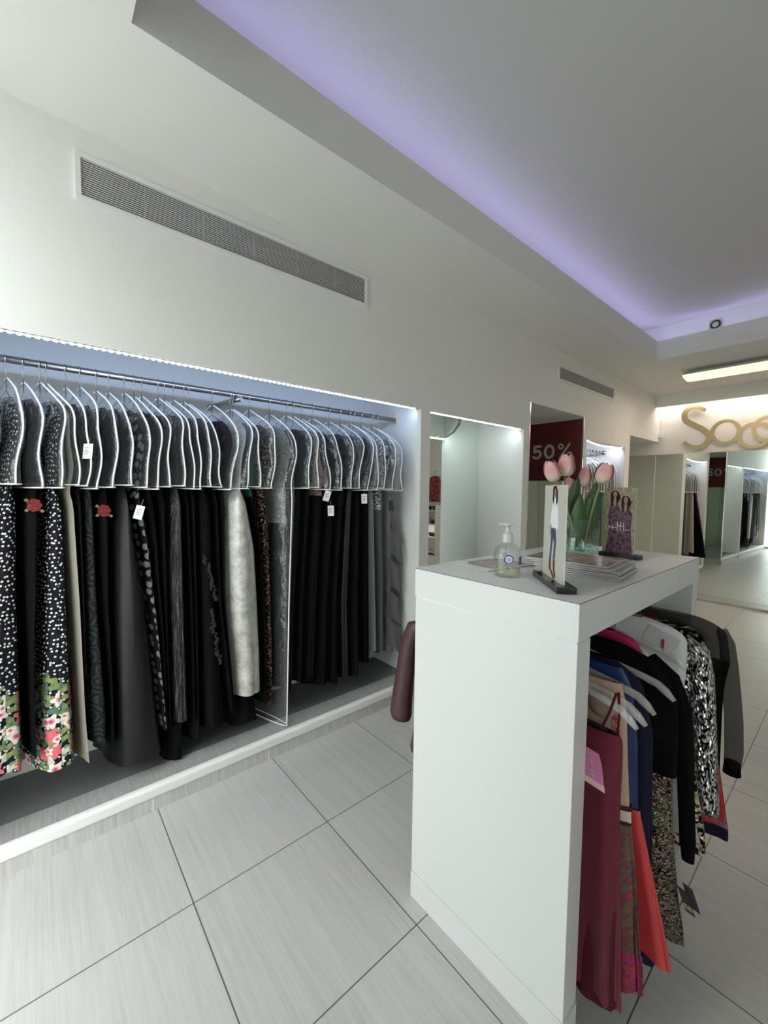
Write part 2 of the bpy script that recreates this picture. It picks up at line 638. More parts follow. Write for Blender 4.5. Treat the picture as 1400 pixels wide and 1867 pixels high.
# ------------------------------------------------------------------ LED strips
M_LEDW = emit('led_blue_white', (0.86, 0.93, 1.0), 14)
M_LEDN = emit('led_white', (0.93, 1.0, 1.0), 12)
M_TAPE = plain('led_tape', (0.85, 0.86, 0.86), 0.5)


def led_strip(label, y0, y1, z, pitch, em, sag=0.0):
    t = thing('led_strip', label, 'strip light', (WX - 0.02, (y0 + y1) / 2, z))

    def zz(y):
        k = (y - y0) / (y1 - y0)
        return z - sag * 4 * k * (1 - k)
    n = 24
    m = MB()
    P = [[(WX - 0.028, y0 + (y1 - y0) * i / n, zz(y0 + (y1 - y0) * i / n) + 0.0018),
          (WX - 0.006, y0 + (y1 - y0) * i / n, zz(y0 + (y1 - y0) * i / n) + 0.0018)] for i in range(n + 1)]
    m.grid(P)
    P2 = [[(p[0], p[1], p[2] + 0.002) for p in r] for r in P]
    m.grid(P2)
    m.obj('tape', M_TAPE, t)
    proto = None
    k = int((y1 - y0 - 0.02) / pitch)
    for i in range(k + 1):
        y = y0 + 0.01 + i * pitch
        if proto is None:
            me = MB().box(-0.0045, 0.0045, -0.0065, 0.0065, -0.004, 0.0018).mesh('diode')
            o = link('diode', me, em)
            proto = o
        else:
            o = proto.copy()
            COL.objects.link(o)
        o.parent = t
        o.matrix_parent_inverse = world_of(t).inverted()
        o.location = (WX - 0.012, y, zz(y))
    return t


led_strip('row of bright white LEDs under the lip over the black gowns', Y0N + 0.01, Y1N - 0.03, 2.176, 0.0275, M_LEDW)
led_strip('row of white LEDs under the lip of the empty mirrored niche', 2.32, 3.60, 2.170, 0.0275, M_LEDN)
cb_ = MB().tube([(NB + 0.02, 3.30, 2.33), (NB + 0.015, 3.283, 2.24), (NB + 0.014, 3.20, 2.155), (NB + 0.013, 3.10, 2.10), (NB + 0.012, 2.98, 2.095)], 0.006, 8)
cb_.obj('power_cable', M_STEEL, bpy.data.objects['led_strip.001'])
led_strip('sagging row of LEDs over the plastic-covered gowns beyond the red sale poster', 5.03, 6.15, 2.187, 0.016, M_LEDW, 0.035)


# ------------------------------------------------------------------ garment builder
def interp_rows(rows, zs):
    R = np.array(sorted(rows, key=lambda r: r[0]))
    out = []
    for k in range(1, 5):
        out.append(np.interp(zs, R[:, 0], R[:, k]))
    return np.array(out).T


def smooth_rows(rows, nv, passes=2):
    R = sorted(rows, key=lambda r: -r[0])
    z0, z1 = R[0][0], R[-1][0]
    # denser near the top
    ts = np.linspace(0, 1, nv)
    zs = z0 + (z1 - z0) * (ts ** 1.25)
    v = interp_rows(rows, zs)
    for _ in range(passes):
        q = v.copy()
        q[1:-1] = (v[:-2] + 2 * v[1:-1] + v[2:]) / 4
        v = q
    return zs, v


def loft(rows, nu=56, nv=34, pleats=0, amp=0.0, e=2.3, warp=None, seed=0, hem=0.0, cap_top=False, cap_bottom=False, passes=2, amp_pow=0.7):
    """cloth tube from rows (z, x0, x1, y0, y1); pleats fold inwards, hem waves"""
    rnd = random.Random(seed)
    zs, v = smooth_rows(rows, nv, passes)
    ph = [rnd.uniform(0, 6.28) for _ in range(4)]
    P, U = [], []
    ztop, zbot = zs[0], zs[-1]
    for i in range(nv):
        z = zs[i]
        t = (ztop - z) / (ztop - zbot)
        x0, x1, y0, y1 = v[i]
        cx, cyy, ax, ay = (x0 + x1) / 2, (y0 + y1) / 2, max(0.003, (x1 - x0) / 2), max(0.0025, (y1 - y0) / 2)
        row, us = [], []
        per = 0
        last = None
        A = amp * (t ** amp_pow)
        for j in range(nu + 1):
            a = 2 * PI * j / nu
            ca, sa = math.cos(a), math.sin(a)
            px = ax * math.copysign(abs(ca) ** (2 / e), ca)
            py = ay * math.copysign(abs(sa) ** (2 / e), sa)
            if A:
                nx, ny = ca / ax, sa / ay
                l = math.hypot(nx, ny) or 1
                s = math.sin(pleats * a + ph[0] + 0.8 * math.sin(2 * a + ph[1] + 1.5 * t)) * 0.5 + 0.5
                s = 0.75 * s + 0.25 * (0.5 + 0.5 * math.sin(pleats * 2.3 * a + ph[2]))
                lim = min(A, 0.75 * min(ax, ay) if True else A)
                px -= nx / l * lim * s
                py -= ny / l * lim * s
            zz = z
            if hem and t > 0.55:
                k = ((t - 0.55) / 0.45) ** 2
                zz += hem * k * (math.sin(3 * a + ph[3]) * 0.6 + math.sin(5 * a + ph[2]) * 0.4)
            X, Y = cx + px, cyy + py
            if warp:
                Y += warp(Y, z)
            row.append((X, Y, zz))
            if last is not None:
                per += math.hypot(X - last[0], Y - last[1])
            last = (X, Y)
            us.append((per, zz))
        P.append(row)
        U.append(us)
    m = MB()
    m.grid(P, 0, True, U)
    if cap_top:
        m.poly(P[0][:-1][::-1])
    if cap_bottom:
        m.poly(P[-1][:-1])
    return m, P


def gown_warp(y, z):
    """the shared sway of the plastic-covered tops"""
    k = max(0.0, min(1.0, (2.02 - z) / 0.10)) * max(0.0, min(1.0, (z - 1.50) / 0.10))
    return (0.0075 + 0.0055 * math.sin(19.0 * y)) * k * math.sin(10.0 * z + 3.2 * math.sin(7.3 * y) + 5.0 * y) + 0.006 * k * math.sin(21 * z - 15 * y)


# fabrics
def polka_floral(name, ztop):
    n = NT(name)
    uv = n.uv()
    vo = n.n('TexVoronoi', {'Vector': uv, 'Scale': 50.0, 'Randomness': 0.72}, voronoi_dimensions='2D')
    dots = n.math('LESS_THAN', vo.outputs['Distance'], 0.215)
    col = n.mix(dots, (0.005, 0.0055, 0.010), (0.74, 0.74, 0.71))
    v = n.n('SeparateXYZ', {0: uv}).outputs[1]
    edge = n.noise(uv, 9, 4, 0.6)
    lim = n.math('ADD', n.math('MULTIPLY', edge, 0.34), ztop - 0.17)
    below = n.math('LESS_THAN', v, lim)

    def layer(col, scale, off, petals, rad, depth, thr, c_in, c_out, c_alt=None):
        p = n.n('VectorMath', {0: uv, 1: off}, operation='ADD').outputs[0]
        q = n.n('TexVoronoi', {'Vector': p, 'Scale': scale, 'Randomness': 0.85}, voronoi_dimensions='2D')
        d = n.n('VectorMath', {0: p, 1: q.outputs['Position']}, operation='SUBTRACT').outputs[0]
        sx = n.n('SeparateXYZ', {0: d})
        ang = n.math('ARCTAN2', sx.outputs[1], sx.outputs[0])
        rc = n.n('SeparateColor', {0: q.outputs['Color']})
        wob = n.math('COSINE', n.math('ADD', n.math('MULTIPLY', ang, float(petals)), n.math('MULTIPLY', rc.outputs[0], 6.28)))
        lim_r = n.math('MULTIPLY_ADD', wob, depth * rad, rad)
        inside = n.math('LESS_THAN', q.outputs['Distance'], lim_r)
        on = n.math('MULTIPLY', inside, n.math('GREATER_THAN', rc.outputs[1], thr))
        on = n.math('MULTIPLY', on, below)
        f = n.math('DIVIDE', q.outputs['Distance'], rad)
        cc = n.ramp(f, [(0.18, c_in), (0.62, c_out)])
        if c_alt:
            cc = n.mix(n.math('GREATER_THAN', rc.outputs[2], 0.55), cc, c_alt)
        return n.mix(on, col, cc)
    col = layer(col, 19, (3.1, 1.7, 0), 3, 0.42, 0.35, 0.25, (0.07, 0.16, 0.05), (0.18, 0.25, 0.12), (0.10, 0.17, 0.12))
    col = layer(col, 21, (7.4, 5.2, 0), 2, 0.36, 0.45, 0.35, (0.28, 0.29, 0.10), (0.20, 0.25, 0.09), (0.55, 0.55, 0.49))
    col = layer(col, 13, (1.3, 9.2, 0), 5, 0.36, 0.26, 0.38, (0.55, 0.05, 0.14), (0.78, 0.68, 0.60), (0.72, 0.14, 0.16))
    col = layer(col, 19, (4.6, 2.9, 0), 5, 0.33, 0.28, 0.60, (0.50, 0.08, 0.16), (0.80, 0.72, 0.66))
    n.P(Base_Color=col, Roughness=0.75, Specular_IOR_Level=0.2)
    return n.mat


def sequin(name, dark, light, scale, metal=0.9, rough=0.25, stretch=(1, 1, 1), bias=0.5, span=0.35):
    n = NT(name)
    p = n.n('VectorMath', {0: n.uv(), 1: stretch}, operation='MULTIPLY').outputs[0]
    vo = n.n('TexVoronoi', {'Vector': p, 'Scale': scale}, voronoi_dimensions='2D')
    rc = n.n('SeparateColor', {0: vo.outputs['Color']})
    c = n.ramp(rc.outputs[0], [(bias, dark), (min(0.98, bias + span), light)])
    n.P(Base_Color=c, Metallic=metal, Roughness=rough)
    nm = n.n('VectorMath', {0: vo.outputs['Color'], 1: (0.5, 0.5, 0.5)}, operation='SUBTRACT').outputs[0]
    nm = n.n('VectorMath', {0: nm, 1: (1.3, 1.3, 1.3)}, operation='MULTIPLY').outputs[0]
    g = n.n('NewGeometry').outputs['Normal']
    nn = n.n('VectorMath', {0: n.n('VectorMath', {0: nm, 1: g}, operation='ADD').outputs[0]}, operation='NORMALIZE').outputs[0]
    n.set(n.b.inputs['Normal'], nn)
    return n.mat


def pleat_metal(name):
    n = NT(name)
    f = n.noise(n.uv(), 1.0, 4, 0.7, (260, 7, 1))
    g = n.noise(n.uv(), 1.0, 3, 0.7, (420, 160, 1))
    k = n.math('MULTIPLY', n.math('GREATER_THAN', f, 0.54), g)
    c = n.ramp(k, [(0.38, (0.005, 0.005, 0.006)), (0.80, (0.36, 0.36, 0.35))])
    n.P(Base_Color=c, Roughness=0.4, Metallic=0.4)
    n.bump(f, 0.6, 0.004)
    return n.mat


def brocade(name):
    n = NT(name)
    f = n.noise(n.uv(), 13, 5, 0.7)
    g = n.noise(n.uv(), 55, 4, 0.7)
    k = n.math('ADD', n.math('MULTIPLY', f, 0.75), n.math('MULTIPLY', g, 0.3))
    c = n.ramp(k, [(0.38, (0.30, 0.295, 0.26)), (0.54, (0.52, 0.51, 0.47)), (0.70, (0.66, 0.65, 0.61))])
    n.P(Base_Color=c, Roughness=0.36, Metallic=0.25, Specular_IOR_Level=0.5)
    n.bump(k, 0.5, 0.006)
    return n.mat


def lace(name, a, b, scale=11):
    n = NT(name)
    vo = n.n('TexVoronoi', {'Vector': n.uv(), 'Scale': float(scale)}, voronoi_dimensions='2D').outputs['Distance']
    rings = n.math('SINE', n.math('MULTIPLY', vo, 26.0))
    ns = n.noise(n.uv(), 60, 3)
    k = n.math('ADD', n.math('MULTIPLY', rings, 0.25), ns)
    c = n.ramp(k, [(0.35, a), (0.75, b)])
    n.P(Base_Color=c, Roughness=0.85, Specular_IOR_Level=0.2)
    n.bump(k, 0.7, 0.006)
    return n.mat


def big_dots(name, base, dot, scale, r, zmax=9.0):
    n = NT(name)
    uv = n.uv()
    vo = n.n('TexVoronoi', {'Vector': uv, 'Scale': float(scale), 'Randomness': 0.55}, voronoi_dimensions='2D').outputs['Distance']
    c = n.mix(n.math('LESS_THAN', vo, r), base, dot)
    n.P(Base_Color=c, Roughness=0.7, Specular_IOR_Level=0.2)
    return n.mat


def blotch(name, cols, scale, rough=0.7, stretch=(1, 1, 1)):
    n = NT(name)
    f = n.noise(n.uv(), scale, 4, 0.65, stretch)
    st = [(0.30 + 0.42 * i / max(1, len(cols) - 1), c) for i, c in enumerate(cols)]
    n.P(Base_Color=n.ramp(f, st), Roughness=rough, Specular_IOR_Level=0.25)
    return n.mat


def sheer(name, color, opacity):
    n = NT(name)
    n.P(Base_Color=color, Roughness=0.8, Alpha=opacity, Specular_IOR_Level=0.15)
    return n.mat


BLK = cloth('black_crepe', (0.0045, 0.0045, 0.005), 0.85, spec=0.08)
BLK2 = cloth('black_chiffon', (0.0065, 0.0065, 0.007), 0.9, spec=0.08)
SATIN = cloth('black_satin', (0.0065, 0.0062, 0.0068), 0.34, 0.0, spec=0.32)
POLKA = polka_floral('polka_dot_floral_hem', 0.72)
CHAMP = cloth('champagne_satin', (0.27, 0.245, 0.20), 0.42, 0.0, spec=0.5)
LACE = lace('charcoal_rose_lace', (0.006, 0.008, 0.008), (0.026, 0.031, 0.030))
LACEB = lace('black_lace', (0.003, 0.003, 0.003), (0.02, 0.02, 0.02), 16)
GDOT = big_dots('black_with_grey_dots', (0.0045, 0.0045, 0.005), (0.20, 0.20, 0.20), 21, 0.33)
METAL = pleat_metal('black_silver_pleats')
BROC = brocade('silver_brocade')
SEQC = sequin('copper_black_sequins', (0.004, 0.0035, 0.003), (0.45, 0.25, 0.16), 230, 0.5, 0.35, bias=0.78)
GREYSH = sheer('smoke_grey_chiffon', (0.42, 0.42, 0.42), 0.6)
GREYS = lace('silver_grey_lace', (0.16, 0.16, 0.15), (0.36, 0.36, 0.34), 22)
LAV = cloth('lavender_grey_satin', (0.34, 0.34, 0.38), 0.45, spec=0.5)
BEAD = cloth('grey_pleated_chiffon', (0.10, 0.104, 0.108), 0.7)
BEADTOP = sequin('grey_beading', (0.20, 0.20, 0.20), (0.70, 0.70, 0.70), 110, 0.6, 0.3)
TIER = cloth('grey_tiered_chiffon', (0.17, 0.175, 0.175), 0.75)
ROSE = blotch('red_embroidery', [(0.06, 0.004, 0.006), (0.17, 0.012, 0.018), (0.28, 0.06, 0.055)], 80)
LEAFG = plain('leaf_embroidery', (0.16, 0.15, 0.07), 0.8)
TEALM = cloth('teal_satin', (0.012, 0.085, 0.072), 0.5)

RAIL_X = -2.45
RAIL_Z = 2.130
RAIL_R = 0.016


def hanger_mesh_parts(t, y, z_neck, hook_mat, arm_mat, half=0.205, drop=0.105, x=RAIL_X, rz=RAIL_Z, rr=RAIL_R, r=0.0055, flatten=0.6, neck=0.022):
    m = MB()
    R = rr + 0.0028
    pts = []
    for a in np.linspace(math.radians(200), math.radians(0), 12):
        pts.append((x + R * math.cos(a), y, rz + R * math.sin(a)))
    pts += [(x + R * 0.9, y, rz - R * 0.6), (x + R * 0.35, y, rz - R * 1.5), (x, y, rz - R * 2.2), (x, y, z_neck - neck + 0.006)]
    m.tube(pts, 0.0021, 8)
    m.obj('hook', hook_mat, t)
    a = MB()
    L = []
    for k in np.linspace(-1, 1, 25):
        q = abs(k)
        L.append((x + k * half, y, z_neck - neck - drop * (0.80 * q ** 0.9 + 0.20 * q ** 6) - (0.020 * max(0, q - 0.86) / 0.14) ** 1.0))
    a.tube(L, [r * (0.55 + 0.65 * min(1, abs(k) * 1.3)) * (0.55 if abs(k) > 0.97 else 1.0) for k in np.linspace(-1, 1, 25)], 12, flat=((0, 1, 0), flatten))
    a.obj('shoulder_arms', arm_mat, t)


# --- table of the gowns on the long rail: key, hook y, slice at the cover hem (z 1.548), rows below, fabric ...
# (name, description used in labels, hook y, [(z, y0, y1, xfront?)...], material, options)
G = []


def gn(key, name, desc, hook, rows, mat, xf=-2.268, xb=-2.655, pl=10, amp=0.012, hem=0.006, cover='short', **k):
    G.append(dict(key=key, name=name, desc=desc, hook=hook, rows=rows, mat=mat, xf=xf, xb=xb, pl=pl, amp=amp, hem=hem, cover=cover, **k))


gn('n3', 'evening_gown', 'black gown just before the first polka dot gown', -0.15, [(1.548, -0.20, -0.13), (0.5, -0.240, -0.212)], BLK, pl=8)
gn('polkaA', 'evening_gown', 'polka dot floral-hem gown nearer the shop window', -0.082,
   [(1.548, -0.124, -0.036), (1.096, -0.168, -0.040), (0.633, -0.200, -0.036), (0.36, -0.210, -0.034)], POLKA, pl=7, amp=0.016, hem=0.012)
gn('roseA', 'evening_gown', 'black gown with a red rose between the two polka dot gowns', -0.026,
   [(1.548, -0.032, 0.038), (1.080, -0.036, 0.010), (0.722, -0.032, -0.022), (0.40, -0.031, -0.026)], BLK, pl=5, amp=0.006, rose=(0.004, 1.50))
gn('polkaB', 'evening_gown', 'polka dot floral-hem gown beside the champagne gown', 0.030,
   [(1.548, 0.043, 0.108), (1.066, 0.014, 0.122), (0.572, -0.018, 0.138), (0.31, -0.020, 0.142)], POLKA, pl=7, amp=0.016, hem=0.012)
gn('champ', 'evening_gown', 'narrow champagne satin gown', 0.053,
   [(1.548, 0.112, 0.141), (1.304, 0.115, 0.147), (1.055, 0.125, 0.1515), (0.543, 0.141, 0.1505), (0.30, 0.145, 0.165)], CHAMP, pl=5, amp=0.004)
gn('blackC', 'evening_gown', 'slim black gown right behind the champagne gown', 0.122,
   [(1.548, 0.143, 0.164), (1.051, 0.1525, 0.157), (0.70, 0.1525, 0.1555)], BLK, pl=4, amp=0.002, tag_at=(1.735, 0.0, -2.218))
gn('lace', 'evening_gown', 'charcoal gown with rose textured lace', 0.176,
   [(1.548, 0.167, 0.216), (1.044, 0.160, 0.224), (0.520, 0.168, 0.252), (0.373, 0.172, 0.250)], LACE, pl=5, amp=0.008, hem=0.004)
gn('roseB', 'evening_gown', 'black gown with a red rose beside the charcoal lace gown', 0.240,
   [(1.548, 0.219, 0.286), (1.034, 0.228, 0.264), (0.6, 0.2545, 0.2585), (0.338, 0.2535, 0.2565)], BLK, xf=-2.275, pl=5, amp=0.006, rose=(0.250, 1.47))
gn('satin', 'evening_gown', 'wide shiny black satin gown', 0.289,
   [(1.548, 0.290, 0.351), (1.286, 0.275, 0.385), (1.017, 0.267, 0.425), (0.463, 0.262, 0.470), (0.217, 0.260, 0.496)], SATIN, xf=-2.235, pl=4, amp=0.022, hem=0.008, tag_at=(1.46, 0.36, -2.228))
gn('gdots', 'evening_gown', 'black gown scattered with large grey dots', 0.356,
   [(1.548, 0.355, 0.410), (1.286, 0.390, 0.435), (1.142, 0.398, 0.446), (0.861, 0.432, 0.466), (0.330, 0.476, 0.4835)], GDOT, pl=5, amp=0.006)
gn('x1', 'evening_gown', 'plain black gown just after the grey dotted gown', 0.399,
   [(1.548, 0.413, 0.462), (1.286, 0.438, 0.468), (1.1, 0.449, 0.472), (0.861, 0.468, 0.480), (0.33, 0.4845, 0.490)], BLK, pl=5, amp=0.005)
gn('blackD', 'evening_gown', 'plain black gown just before the silver pleated gown', 0.433,
   [(1.548, 0.464, 0.519), (0.996, 0.483, 0.504), (0.329, 0.492, 0.508)], BLK, pl=6, amp=0.006, tag2=True)
gn('metal', 'evening_gown', 'crinkled black and silver pleated gown', 0.508,
   [(1.548, 0.523, 0.587), (1.267, 0.513, 0.592), (0.980, 0.509, 0.599), (0.391, 0.512, 0.606), (0.350, 0.516, 0.608)], METAL, xf=-2.255, pl=16, amp=0.008,
   under=[(0.60, -2.60, -2.30, 0.525, 0.595), (0.30, -2.62, -2.29, 0.512, 0.596), (0.130, -2.60, -2.29, 0.510, 0.592)])
gn('blackE', 'evening_gown', 'black gown just after the silver pleated gown', 0.538,
   [(1.548, 0.590, 0.618), (0.969, 0.606, 0.624), (0.33, 0.612, 0.628)], BLK, pl=5, amp=0.004)
gn('x3', 'evening_gown', 'black velvet-dark gown second after the silver pleated gown', 0.581,
   [(1.548, 0.620, 0.649), (0.969, 0.626, 0.648), (0.20, 0.630, 0.650)], BLK2, pl=5, amp=0.004)
gn('lace2', 'evening_gown', 'black gown with a lace inset down its skirt', 0.633,
   [(1.548, 0.652, 0.732), (0.954, 0.656, 0.750), (0.262, 0.655, 0.820)], BLK, xf=-2.25, pl=6, amp=0.014, hem=0.006, inset=True)
gn('blackF', 'evening_gown', 'black gown third before the silver brocade dress', 0.658,
   [(1.548, 0.734, 0.768), (0.942, 0.752, 0.776), (0.294, 0.823, 0.829)], BLK2, pl=5, amp=0.005)
gn('x4', 'evening_gown', 'black gown immediately before the silver brocade dress', 0.785,
   [(1.548, 0.770, 0.803), (0.942, 0.778, 0.795), (0.294, 0.831, 0.8365)], BLK, pl=5, amp=0.005)
gn('brocade', 'brocade_dress', 'silver brocade dress over a black underskirt', 0.888,
   [(1.60, 0.805, 0.885), (1.548, 0.805, 0.920), (1.237, 0.798, 0.985), (0.919, 0.803, 1.004), (0.591, 0.838, 1.012), (0.383, 0.842, 1.014)], BROC, xf=-2.225, pl=3, amp=0.018, hem=0.003,
   under=[(0.60, -2.60, -2.30, 0.86, 0.995), (0.35, -2.62, -2.29, 0.845, 1.01), (0.196, -2.62, -2.28, 0.842, 1.028)])
gn('blackG', 'evening_gown', 'black gown with a teal bodice behind the silver brocade dress', 0.904,
   [(1.60, 0.887, 0.97), (1.548, 0.924, 0.976), (1.237, 0.987, 1.000), (0.900, 1.008, 1.018), (0.45, 1.0155, 1.030), (0.28, 1.031, 1.036)], BLK, pl=4, amp=0.003, teal=True)
gn('sequin', 'evening_gown', 'black gown shimmering with copper sequins', 1.002,
   [(1.548, 0.980, 1.073), (0.894, 1.022, 1.076), (0.266, 1.040, 1.080)], SEQC, pl=6, amp=0.008)
gn('bag', 'evening_gown', 'black gown with ivory lace bodice in the long garment bag', 1.134,
   [(1.548, 1.083, 1.215), (0.88, 1.090, 1.163), (0.42, 1.093, 1.142)], BLK2, xf=-2.24, pl=9, amp=0.006, hem=0.01, cover='long', bodice='ivory')
gn('b1', 'evening_gown', 'black chiffon gown immediately after the long clear garment bag', 1.249,
   [(1.548, 1.224, 1.285), (0.866, 1.170, 1.243), (0.310, 1.155, 1.221)], BLK2, pl=9, amp=0.014, hem=0.012)
gn('b2', 'evening_gown', 'black chiffon gown second after the long clear garment bag', 1.296,
   [(1.548, 1.287, 1.358), (0.853, 1.245, 1.311), (0.341, 1.223, 1.292)], BLK2, pl=8, amp=0.012, hem=0.012)
gn('b3', 'evening_gown', 'black gown with a dusky rose bodice under its clear cover', 1.354,
   [(1.548, 1.362, 1.449), (0.839, 1.313, 1.401), (0.335, 1.294, 1.382)], BLK2, pl=9, amp=0.014, hem=0.012, bodice='rose', tag_at=(1.535, 1.40, -2.22))
gn('b4', 'evening_gown', 'black pleated gown with two paper tags at its waist', 1.441,
   [(1.548, 1.453, 1.548), (0.823, 1.403, 1.491), (0.268, 1.384, 1.483)], BLK, pl=10, amp=0.014, hem=0.012, tag_at=(1.44, 1.425, -2.215))
gn('b5', 'evening_gown', 'black gown with a beaded lace waist before the glossy streaked gown', 1.573,
   [(1.548, 1.550, 1.603), (0.809, 1.493, 1.561), (0.246, 1.487, 1.572)], BLK2, pl=8, amp=0.012, hem=0.012, bodice='lace')
gn('b6', 'evening_gown', 'black gown with glossy vertical streaks', 1.665,
   [(1.548, 1.605, 1.677), (0.796, 1.563, 1.644), (0.266, 1.576, 1.658)], SATIN, pl=12, amp=0.010, hem=0.008)
gn('b7', 'evening_gown', 'black gown with a white tag beside the glossy streaked gown', 1.748,
   [(1.548, 1.679, 1.752), (0.779, 1.646, 1.750), (0.253, 1.660, 1.764)], BLK2, pl=10, amp=0.012, hem=0.010, tag_at=(1.515, 1.70, -2.22))
gn('b8', 'evening_gown', 'black gown just before the lavender grey gown', 1.785,
   [(1.548, 1.754, 1.830), (0.762, 1.752, 1.840), (0.322, 1.766, 1.850)], BLK, xf=-2.27, pl=9, amp=0.012, hem=0.006)
gn('lav', 'evening_gown', 'lavender grey satin gown', 1.853,
   [(1.548, 1.832, 1.902), (0.371, 1.852, 1.955)], LAV, xf=-2.30, pl=4, amp=0.02, hem=0.004)
gn('beads', 'evening_gown', 'grey pleated gown with a beaded bodice', 1.955,
   [(1.548, 1.904, 1.990), (0.9, 1.940, 1.992), (0.339, 1.957, 1.994)], BEAD, xf=-2.30, pl=16, amp=0.010, hem=0.008, bodice='beads', tag_dark=True)
gn('tier', 'evening_gown', 'grey chiffon gown with slanting tiers at the end of the rail', 2.003,
   [(1.548, 1.999, 2.087), (0.714, 1.996, 2.130), (0.328, 1.996, 2.140)], TIER, xf=-2.30, pl=5, amp=0.016, hem=0.010, tiers=True)

RAILGROUP = None
hooks = [g['hook'] for g in G]
M_TAGK = plain('black_tag', (0.02, 0.02, 0.022), 0.5)
DUSKY = blotch('dusky_rose_lace', [(0.03, 0.02, 0.02), (0.30, 0.17, 0.16), (0.42, 0.28, 0.27)], 34)


def swing_tag(parent, c, wd=0.034, ht=0.066, tilt=0.0, m=None, ink=True, name='price_tag', face=(0.75, -0.66, 0)):
    n = Vector(face).normalized()
    a = Vector((-n.y, n.x, 0))
    u = Vector((0, 0, 1))
    a2 = a * math.cos(tilt) + u * math.sin(tilt)
    u2_ = -a * math.sin(tilt) + u * math.cos(tilt)
    c = Vector(c)
    b = MB().obox(c, a2 * wd / 2, u2_ * ht / 2, n * 0.0006)
    o = b.obj(name, m or M_PAPER, parent)
    s = MB().tube([c + u2_ * ht * 0.45, c + u2_ * (ht * 0.5 + 0.03) - n * 0.012], 0.0006, 5)
    s.obj('string', M_PAPER, o)
    if ink:
        k = MB()
        for i, (f0, f1) in enumerate(((-0.30, 0.25), (-0.30, 0.05), (-0.30, 0.30), (-0.30, 0.1))):
            cc = c + n * 0.0009 + u2_ * ht * (0.22 - 0.13 * i) + a2 * wd * (f0 + f1) / 2
            k.obox(cc, a2 * wd * (f1 - f0) / 2, u2_ * ht * 0.018, n * 0.0002)
        k.obj('print', M_INK, o)
    return o


def cover_top_rows(hook, th, zn, half=0.232):
    """(z, half width, blend to hem) list"""
    return [(zn, 0.014), (zn - 0.012, 0.035), (zn - 0.04, 0.085), (zn - 0.075, 0.140), (zn - 0.115, 0.190), (zn - 0.165, 0.219), (zn - 0.24, half - 0.003), (1.78, half)]


SH = 0.30


def sway_shear(root):
    """hangers stand slightly turned on the rail: slide every layer along the rail by its depth"""
    for o in root.children_recursive:
        if o.type != 'MESH':
            continue
        for v in o.data.vertices:
            x, y, z = v.co
            k = max(0.0, min(1.0, (1.99 - z) / 0.43))
            xr = RAIL_X + (-2.27 - RAIL_X) * k
            f = max(0.0, min(1.0, (2.075 - z) / 0.03))
            v.co.y = y + SH * (x - xr) * f


def fit(*opts):
    for o in opts:
        if len(o.replace('-', ' ').split()) <= 16:
            return o
    return opts[-1]


